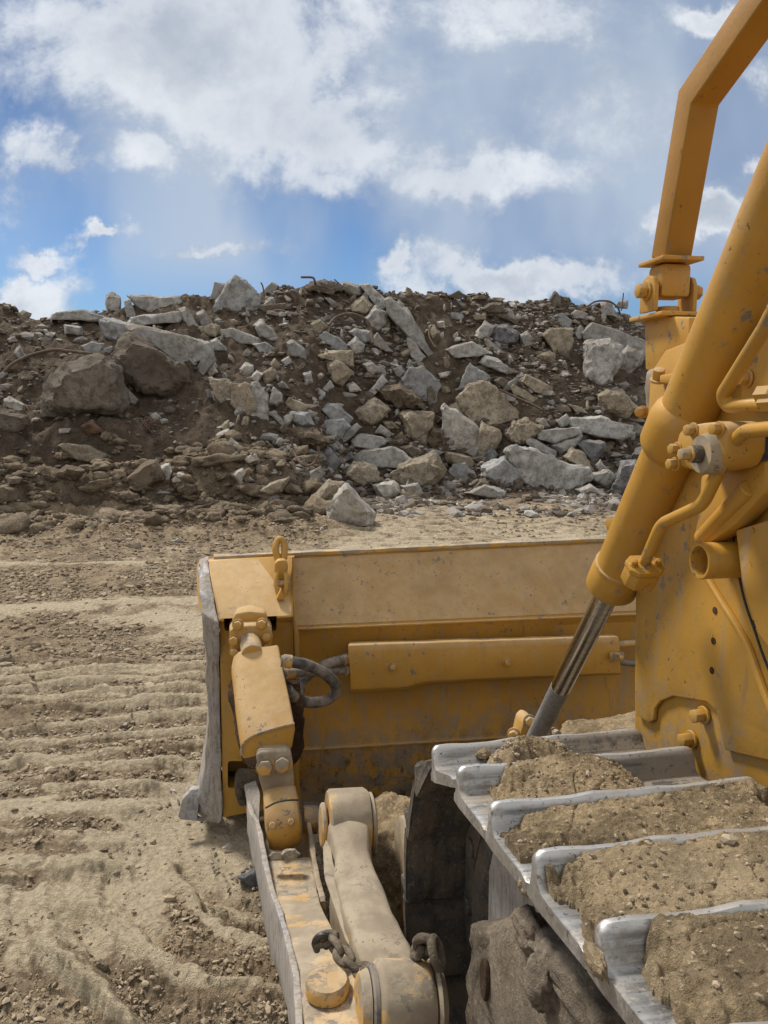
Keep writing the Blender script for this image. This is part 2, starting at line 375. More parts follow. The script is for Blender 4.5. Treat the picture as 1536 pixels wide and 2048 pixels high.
def frame(ax):
    ax = Vector(ax).normalized(); u = ax.orthogonal().normalized()
    if abs(ax.z) < .99: u = ax.cross(Vector((0, 0, 1))).normalized()
    return ax, u, ax.cross(u).normalized()
def lathe(p0, p1, prof, n=32, bm=None, bv=0):
    """prof: (t 0..1 along p0->p1, radius)"""
    p0 = Vector(p0); p1 = Vector(p1); ax, u, v = frame(p1-p0)
    rings = [[p0 + (p1-p0)*t + (u*math.cos(2*math.pi*k/n)+v*math.sin(2*math.pi*k/n))*r for k in range(n)] for t, r in prof]
    return loft(rings, bv=bv, bm=bm)
def cyl(p0, p1, r, n=28, bm=None, bv=.003, r2=None):
    L = (Vector(p1)-Vector(p0)).length; e = min(bv/L, .3)
    r2 = r if r2 is None else r2
    return lathe(p0, p1, [(0, r-bv), (e, r), (1-e, r2), (1, r2-bv)], n, bm)
def catmull(P, k=10):
    P = [Vector(p) for p in P]; Q = [P[0]*2-P[1]]+P+[P[-1]*2-P[-2]]; o = []
    for i in range(1, len(Q)-2):
        for s in range(k):
            t = s/k; a, b, c, d = Q[i-1:i+3]
            o.append(.5*((2*b)+(c-a)*t+(2*a-5*b+4*c-d)*t*t+(3*b-a-3*c+d)*t**3))
    o.append(P[-1]); return o
def tube(P, r, n=12, bm=None, smooth=8, ring=None):
    if smooth: P = catmull(P, smooth)
    P = [Vector(p) for p in P]
    rings = []; t = (P[1]-P[0]).normalized(); u = t.orthogonal().normalized()
    for i, p in enumerate(P):
        t2 = (P[min(i+1, len(P)-1)]-P[max(i-1, 0)]).normalized()
        u = (u - t2*u.dot(t2)).normalized(); v = t2.cross(u)
        rr = r(i/(len(P)-1)) if callable(r) else r
        rings.append([p+(u*math.cos(2*math.pi*k/n)+v*math.sin(2*math.pi*k/n))*rr for k in range(n)])
    return loft(rings, bm=bm)
def bent(P, rad, r, n=16, bm=None):
    """tube with straight runs and rounded bends of radius rad"""
    P = [Vector(p) for p in P]; o = [P[0]]
    for i in range(1, len(P)-1):
        a = (P[i-1]-P[i]).normalized(); b = (P[i+1]-P[i]).normalized()
        th = a.angle(b); d = min(rad/math.tan(th/2), (P[i-1]-P[i]).length*.48, (P[i+1]-P[i]).length*.48)
        p0 = P[i]+a*d; p2 = P[i]+b*d
        for k in range(9):
            t = k/8; o.append(p0*(1-t)**2+P[i]*2*t*(1-t)+p2*t*t)
    o.append(P[-1]); return tube(o, r, n, bm, smooth=0)
def hexbolt(p, ax, r, h, bm=None, washer=True):
    ax, u, v = frame(ax); p = Vector(p)
    if bm is None: bm = bmesh.new()
    if washer: cyl(p, p+ax*h*.25, r*1.3, 18, bm, bv=.001); p = p+ax*h*.25
    ro = random.random()
    ring = lambda q, rr: [q+(u*math.cos(math.pi*k/3+ro)+v*math.sin(math.pi*k/3+ro))*rr for k in range(6)]
    loft([ring(p, r), ring(p+ax*h, r)], bm=bm, bv=r*.12)
    return bm
def roughen(bm, amp, scale, cuts=0):
    if cuts:
        bmesh.ops.triangulate(bm, faces=[f for f in bm.faces if len(f.verts) > 4])
        bmesh.ops.subdivide_edges(bm, edges=bm.edges, cuts=cuts, use_grid_fill=True)
    bm.normal_update()
    off = [(v, v.normal*(mnoise.fractal(v.co*scale, .6, 2.1, 4)*amp)) for v in bm.verts]
    for v, d in off: v.co += d
    return bm
# ------------------------------------------------------------------ terrain heights (numpy)
def _h(ix, iy, s):
    n = (ix*374761393 + iy*668265263 + s*2147483647) & 0xffffffff
    n = ((n ^ (n >> 13))*1274126177) & 0xffffffff
    return ((n ^ (n >> 16)) & 0xffff)/65535.0
def vnoise(x, y, s=0):
    ix = np.floor(x).astype(np.int64); iy = np.floor(y).astype(np.int64); fx = x-ix; fy = y-iy
    fx = fx*fx*fx*(fx*(fx*6-15)+10); fy = fy*fy*fy*(fy*(fy*6-15)+10)
    a = _h(ix, iy, s); b = _h(ix+1, iy, s); c = _h(ix, iy+1, s); d = _h(ix+1, iy+1, s)
    return (a*(1-fx)+b*fx)*(1-fy)+(c*(1-fx)+d*fx)*fy
def fbm(x, y, oct=5, s=0, g=.5):
    t = 0; a = 1; n = 0
    for i in range(oct):
        t = t+a*(vnoise(x, y, s+i)-.5); n += a; a *= g; x, y = x*2.03+y*.3+17.1, y*2.03-x*.3+5.3
    return t/n
def ss(a, b, x):
    t = np.clip((x-a)/(b-a), 0, 1); return t*t*(3-2*t)
CREST = [(-900,700),(0,618),(40,624),(95,650),(150,632),(210,625),(250,616),(300,612),(330,603),(380,588),(430,598),(520,594),(560,582),(640,576),(700,580),
         (760,585),(830,588),(880,594),(920,602),(960,594),(1000,608),(1060,603),(1110,596),(1150,612),(1190,618),(1240,630),(1300,650),(1536,672),(2400,760)]
_cx = np.array([c[0] for c in CREST], float); _cz = np.array([c[1] for c in CREST], float)
def pxcol(X, Y):
    az = np.arctan2(X, np.maximum(Y, .5)) - math.radians(YAW)
    return 768+FPX*np.tan(np.clip(az, -1.2, 1.2))
def mound_parts(X, Y):
    p = pxcol(X, Y)
    left = 1-ss(560, 720, p)
    wob = fbm(X*.45, Y*.45, 3, 40)*1.3
    yb = 15.6 - 2.1*left + wob*.6
    yc = 20.6
    py = np.interp(p, _cx, _cz)
    v = (1024-py)/FPX
    upz = -sp+v*cp; fy = (cp+v*sp)*cy - (p-768)/FPX*sy
    hc = CAMZ + yc*upz/fy
    return p, left, yb, yc, hc
def height(X, Y, fine=True):
    p, left, yb, yc, hc = mound_parts(X, Y)
    z = .32*ss(8, 15, Y) + fbm(X*.5, Y*.5, 3, 3)*.10*ss(2, 6, Y)
    t = (Y-yb)/(yc-yb)
    pr = np.clip(t, 0, 1); pr = pr*.82+.18*pr*pr*(3-2*pr)
    # the left foot is a lower, lumpy berm
    bt = np.clip((Y-yb)/1.5, 0, 1)
    pr = pr + left*.07*np.sin(bt*math.pi)*(1-t.clip(0, 1))
    back = np.clip(t-1, 0, 10)
    m = hc*pr*(1-.10*back) - .25*back
    on = ss(0, .12, t)
    m = m + on*(fbm(X*.55, Y*.55, 4, 11)*.9*(1-.75*ss(.75, 1.0, t))*(1-.5*left*(1-ss(.1,.4,t))) + fbm(X*2.2, Y*2.2, 5, 21, .6)*.42 + np.abs(fbm(X*6, Y*6, 4, 31, .6))*.20)
    z = z*(1-on*ss(0, .3, t)) + m
    # lumpy toe of the berm on the left
    wob = fbm(X*.45, Y*.45, 3, 40)*1.3
    toe = left*ss(11.9, 12.9, Y+wob*.5)*(1-ss(14.5, 15.5, Y))
    z = z + toe*((.5-np.abs(fbm(X*1.1, Y*1.5, 5, 51, .6))*1.6).clip(0,1)*.42+fbm(X*.6, Y*.8, 3, 55)*.3+np.abs(fbm(X*4, Y*4, 4, 57, .6))*.22)
    # dark hollow under the berm
    hx, hy = PZ(215, 1046, .1).xy
    z = z - .80*np.exp(-((X-hx)/1.0)**2-((Y-hy-.15)/.30)**2) + .32*np.exp(-((X-hx)/1.3)**2-((Y-hy-.95)/.35)**2)
    return z
# strokes pressed or raised in the ground: pixel path, width m, height m, tone
def Z(pts): return np.array([tuple(PZ(a, b).xy) for a, b in pts])
STROKES = [
 ([(-200,1150),(0,1147),(150,1150),(280,1145)], .16, .03, .8),
 ([(-200,1240),(0,1228),(90,1222),(200,1218),(300,1212),(420,1208)], .30, .05, 1.1),
 ([(200,1250),(300,1240),(420,1250)], .40, .03, .9),
 ([(300,1275),(420,1268)], .30, .0, .6),
 ([(150,1365),(230,1352),(330,1345)], .20, .02, .7),
 ([(190,1395),(260,1405),(330,1412),(430,1414)], .055, .04, .9),
 ([(330,1362),(420,1362)], .05, .035, .8),([(340,1340),(420,1340)], .04, .03, .7),([(300,1378),(420,1388)], .045, .035, .8),
 ([(240,1435),(330,1436),(420,1430)], .05, .035, .6),([(20,1530),(120,1540),(300,1540),(400,1545)], .06, .04, .7),
 ([(-30,1500),(80,1520),(200,1533)], .07, .03, .4),
 ([(100,1575),(210,1582),(300,1585)], .05, .045, 1.1),([(30,1600),(110,1596)], .07, .0, 1.1),
 ([(-40,1620),(60,1618),(160,1630),(300,1626)], .12, .045, 1.1),
 ([(-40,1668),(60,1675),(190,1682)], .045, .045, 1.0),
 ([(-40,1745),(80,1740),(200,1748)], .10, .045, 1.1),
 ([(-40,1805),(60,1806),(170,1812)], .09, .045, 1.2),([(-40,1838),(60,1836),(150,1845)], .12, .0, 1.1),
 ([(470,1560),(400,1600),(330,1640),(280,1690),(230,1760),(170,1820)], .34, -.01, 1.2),
 ([(400,1640),(330,1720),(260,1790)], .40, -.01, .8),
 ([(330,1690),(430,1690),(560,1640)], .36, -.02, .85),
 ([(345,1745),(365,1780),(400,1820),(450,1860),(520,1885),(620,1895)], .055, .07, 2.0),
 ([(170,1830),(220,1890),(270,1920)], .14, .0, .9),
 ([(285,1890),(310,1930),(350,1955),(420,1985),(500,2005),(640,2025)], .060, .07, 2.0),
 ([(190,2020),(300,2035),(420,2060)], .2, -.02, .4),
 ([(380,1760),(440,1830),(520,1860),(620,1870)], .13, -.07, -.25),
 ([(310,1770),(350,1840),(420,1900),(520,1935),(640,1950)], .09, .05, -.6),
 ([(70,1900),(130,1960),(200,2020),(280,2070)], .05, .06, 1.6),
 ([(430,1800),(500,1835),(600,1850)], .03, .04, 1.0),
 ([(210,1830),(260,1900),(320,1960),(420,2010),(540,2040)], .09, .05, -.6),
 ([(80,1860),(130,1930),(190,1990),(260,2040)], .10, .06, -.5),
 ([(-40,1705),(80,1712),(190,1716)], .12, .03, -.5),([(-40,1778),(60,1775),(140,1780)], .12, .03, -.5),
 ([(120,1605),(250,1605),(290,1608)], .09, .03, -.5),([(60,1655),(160,1655),(240,1662)], .10, .03, -.5),
 ([(0,1420),(60,1440),(110,1430)], .22, .05, -.4),([(0,1300),(120,1310),(200,1330)], .45, .05, -.4),
 ([(0,1255),(120,1252),(240,1262)], .25, .02, -.5),([(0,1185),(200,1180),(390,1180)], .4, .0, -.2),
 ([(200,1495),(300,1500),(410,1500)], .16, .02, -.5),([(120,1560),(230,1560),(330,1560)], .10, .02, -.4),
]
def seg_dist(X, Y, path):
    d = np.full(X.shape, 1e9)
    for a, b in zip(path, path[1:]):
        ab = b-a; L = (ab**2).sum(); t = np.clip(((X-a[0])*ab[0]+(Y-a[1])*ab[1])/L, 0, 1)
        d = np.minimum(d, np.hypot(X-a[0]-t*ab[0], Y-a[1]-t*ab[1]))
    return d
def grid_mesh():
    # polar fan about the camera foot, rows closer together on the slope of the mound
    rr = [1.3]
    while rr[-1] < 12: rr.append(rr[-1]*1.0042)
    while rr[-1] < 26: rr.append(rr[-1]+.042)
    while rr[-1] < 44: rr.append(rr[-1]+.5)
    a0 = math.radians(YAW); aa = [-1.25]
    while aa[-1] < 1.25:
        q = abs(aa[-1]); aa.append(aa[-1]+(.0021 if q < .52 else .012))
    r, a = np.meshgrid(np.array(rr), np.array(aa)+a0, indexing='ij')
    X = r*np.sin(a); Y = r*np.cos(a)
    z = height(X, Y)
    near = Y < 12
    tone = np.full(X.shape, .12) + fbm(X*.8, Y*.8, 4, 70)*.9
    wx = X+fbm(X*2.5, Y*2.5, 6, 80, .7)*.17; wy = Y+fbm(X*2.5, Y*2.5, 6, 90, .7)*.15
    sub = near; brk = vnoise(X*7, Y*11, 201)*.6+vnoise(X*23, Y*30, 202)*.4
    for pts, wd, dh, tn in STROKES:
        P = Z(pts); d = seg_dist(wx[sub], wy[sub], P); g = np.exp(-(d/wd)**2*1.6)
        z[sub] += dh*g; tone[sub] += tn*g*(.45+1.1*brk[sub]) if tn > 0 else tn*g
    # grouser prints of a crawler running forward: cross bars at track pitch
    xm = -.28-.38*ss(4.7, 4.2, Y)+.15*fbm(X*2, Y*2, 3, 96)
    lane = ss(xm+.10, xm-.08, X)*ss(-2.5, -2.1, X)*ss(3.1, 3.35, Y)*(1-ss(6.6, 7.4, Y))
    patch = ss(.30, .55, vnoise(X*1.1+3, Y*.9, 95)*.6+vnoise(X*3.1, Y*2.3, 97)*.4)
    lx = wy+.05*np.sin(X*2.1)+.03*X
    ph = (lx-3.28)/.272; saw = ph-np.floor(ph)
    rib = np.where(saw < .22, ss(0, .22, saw), 1-ss(.22, .75, saw))
    z += lane*.062*(rib-.3)*(.35+.65*patch)
    tone += lane*(.35+.65*patch)*(1.2*np.exp(-((saw-.20)/.12)**2)*(.5+.9*brk) - .50*ss(.35, .6, saw)*(1-ss(.8, 1, saw)))  # pale band paints the lit top edge of each rib; hollows are loose soil
    # fine concentric drag lines left by the pivoting track
    ccx, ccy = PZ(760, 1640).xy; rad = np.hypot(wx-ccx, wy-ccy)
    sweep = ss(.75, .95, rad)*(1-ss(2.3, 2.6, rad))*ss(ccy+.1, ccy-.35, Y)*ss(ccx+.2, ccx-.1, X)
    z += sweep*(.011*np.sin(rad*34+fbm(X*3, Y*3, 3, 301)*2.5)+.006*np.sin(rad*81)); tone += sweep*.28*np.sin(rad*34+1.2+fbm(X*3, Y*3, 3, 301)*2.5)
    # right hand field of old prints between blade and pile
    lane2 = ss(.8, 1.6, X)*ss(8, 9.5, Y)*(1-ss(14, 15, Y))
    ph = (wy+.25*wx+fbm(X*.6, Y*.6, 3, 99)*1.6)/.34; saw = ph-np.floor(ph)
    z += lane2*.055*np.minimum(saw/.7, (1-saw)/.3)*ss(.35, .6, vnoise(X*.7, Y*.7, 98)); tone += lane2*(.30+.25*(saw > .6))
    rough = ss(.1, .7, .6-tone)
    z += (fbm(X*9, Y*9, 4, 60, .6)*.034+np.abs(fbm(X*24, Y*24, 3, 64, .6))*.050)*(.3+.9*rough)*(1-ss(14, 16, Y))
    z += fbm(X*2, Y*2, 3, 66)*.035*(.3+ss(4, 8, Y))
    p, left, yb, yc, hc = mound_parts(X, Y)
    t = (Y-yb)/(yc-yb)
    tone = np.where(Y > 11, tone*.6+.32*(1-ss(11, 16.2, Y)), tone)
    tone = np.where(t > 0, tone*(1-ss(0, .1, t))+ss(0, .1, t)*(.14+left*.80*(1-ss(.18, .30, t+.25*fbm(X*1.5, Y*1.5, 3, 58)))+fbm(X*.7, Y*.7, 3, 77)*.5), tone)
    nr, na = X.shape
    V = np.stack([X, Y, z], -1).reshape(-1, 3)
    i = np.arange(nr*na).reshape(nr, na)
    F = np.stack([i[:-1, :-1], i[:-1, 1:], i[1:, 1:], i[1:, :-1]], -1)
    ism = (t > .02)
    fm = ism[:-1, :-1]
    return V, F, fm, tone.reshape(-1)
def mesh_from(name, V, F, m, tone=None, kind='structure'):
    used = np.unique(F); remap = np.full(len(V), -1); remap[used] = np.arange(len(used))
    V2 = V[used]; F2 = remap[F]; me = bpy.data.meshes.new(name)
    k = F2.shape[1]
    me.vertices.add(len(V2)); me.vertices.foreach_set('co', V2.astype('f').ravel())
    me.loops.add(F2.size); me.loops.foreach_set('vertex_index', F2.astype('i').ravel())
    me.polygons.add(len(F2)); me.polygons.foreach_set('loop_start', (np.arange(len(F2))*k).astype('i'))
    me.polygons.foreach_set('use_smooth', np.ones(len(F2), bool))
    me.update(calc_edges=True)
    if tone is not None:
        at = me.attributes.new('tone', 'FLOAT', 'POINT'); at.data.foreach_set('value', tone[used].astype('f'))
    me.materials.append(m)
    o = bpy.data.objects.new(name, me); COL.objects.link(o)
    if kind: o['kind'] = kind
    WL[o] = Vector(); return o
V, F, fm, tone = grid_mesh()
mesh_from('ground', V, F[~fm].reshape(-1, 4), M['ground'], tone)
mesh_from('hill', V, F[fm].reshape(-1, 4), M['mound'], tone)
# far ground out to the horizon
bm = bmesh.new(); a = [(math.cos(2*math.pi*k/96), math.sin(2*math.pi*k/96)) for k in range(96)]
r0 = [bm.verts.new((x*.6-2*0, y*.6-.5, -.12)) for x, y in a]; r1 = [bm.verts.new((x*4000, y*4000, -.12)) for x, y in a]
rm = [bm.verts.new((x*40, y*40, -.12)) for x, y in a]
for q0, q1 in ((r0, rm), (rm, r1)):
    for k in range(96): bm.faces.new((q0[k], q1[k], q1[(k+1) % 96], q0[(k+1) % 96]))
bm.faces.new(list(r0)[::1])
bmesh.ops.recalc_face_normals(bm, faces=bm.faces)
o = link('terrain', bm, M['ground'], origin=Vector(), smooth=False); o['kind'] = 'structure'

def hit(px, py):
    """first point of the terrain seen along a pixel's ray: distance factor t"""
    d = ray(px, py)
    ts = np.arange(2.2, 27, .03); X = d.x*ts; Y = d.y*ts; zz = CAMZ+d.z*ts
    h = height(X, Y); k = np.nonzero(zz < h)[0]
    return float(ts[k[0]]) if len(k) else None

# ------------------------------------------------------------------ rocks
rng = random.Random(7)
def rock_bm(out, t, kind='chunk', th=.6, seed=0):
    """out: outline pixels; hull of outline ring, a raised front facet and a buried back"""
    rg = random.Random(seed)
    P = [PD(x, y, t) for x, y in out]; c = sum(P, Vector())/len(P); P = [c+(p-c)*(1.12 if len(out) < 9 else 1.03) for p in P]
    view = (c-CO).normalized()
    s = sum((p-c).length for p in P)/len(P)
    pts = list(P)
    tilt = Vector((rg.uniform(-.5, .5), 0, rg.uniform(-.1, .6)))
    inset, lift = {'slab': (.10, .42), 'chunk': (.34, .62), 'round': (.42, .8), 'face': (.08, .25)}[kind]
    lift *= th/.6
    for p in P:
        d = p-c; q = c+d*(1-inset*rg.uniform(.6, 1.35)); k = s*lift*(1+.9*(d/s).dot(tilt))
        pts.append(q-view*max(.06*s, k))
    if kind in ('round',):
        for p in P: d = p-c; pts.append(c+d*.85-view*s*lift*.6)
    for p in P: pts.append(c+(p-c)*.85+view*s*.75)
    bm = bmesh.new()
    for p in pts: bm.verts.new(p)
    r = bmesh.ops.convex_hull(bm, input=bm.verts)
    bmesh.ops.delete(bm, geom=[g for g in set(r['geom_interior']+r['geom_unused']) if isinstance(g, bmesh.types.BMVert)], context='VERTS')
    bmesh.ops.dissolve_limit(bm, angle_limit=math.radians(7), verts=bm.verts, edges=bm.edges)
    bevel(bm, s*.045, 2, 25)
    bmesh.ops.triangulate(bm, faces=bm.faces)
    for _ in range(2 if s < .35 else 3):
        le = [e for e in bm.edges if e.calc_length() > s*(.16 if s < .3 else .095)]
        if le: bmesh.ops.subdivide_edges(bm, edges=le, cuts=1); bmesh.ops.triangulate(bm, faces=bm.faces)
    bm.normal_update(); off = Vector((seed*1.37, seed*.71, 0))
    dsp = []
    for v in bm.verts:
        n = mnoise.fractal((v.co+off)*(1.6/s), .7, 2.1, 4)*(.15 if kind == 'round' else .10) + mnoise.fractal((v.co+off)*(7/s), .6, 2.1, 3)*.030
        dsp.append(v.normal*s*n*(1.3 if kind != 'slab' else .8))
    for v, d in zip(bm.verts, dsp): v.co += d
    return bm, s
A, B, C_ = 0, 400, 800
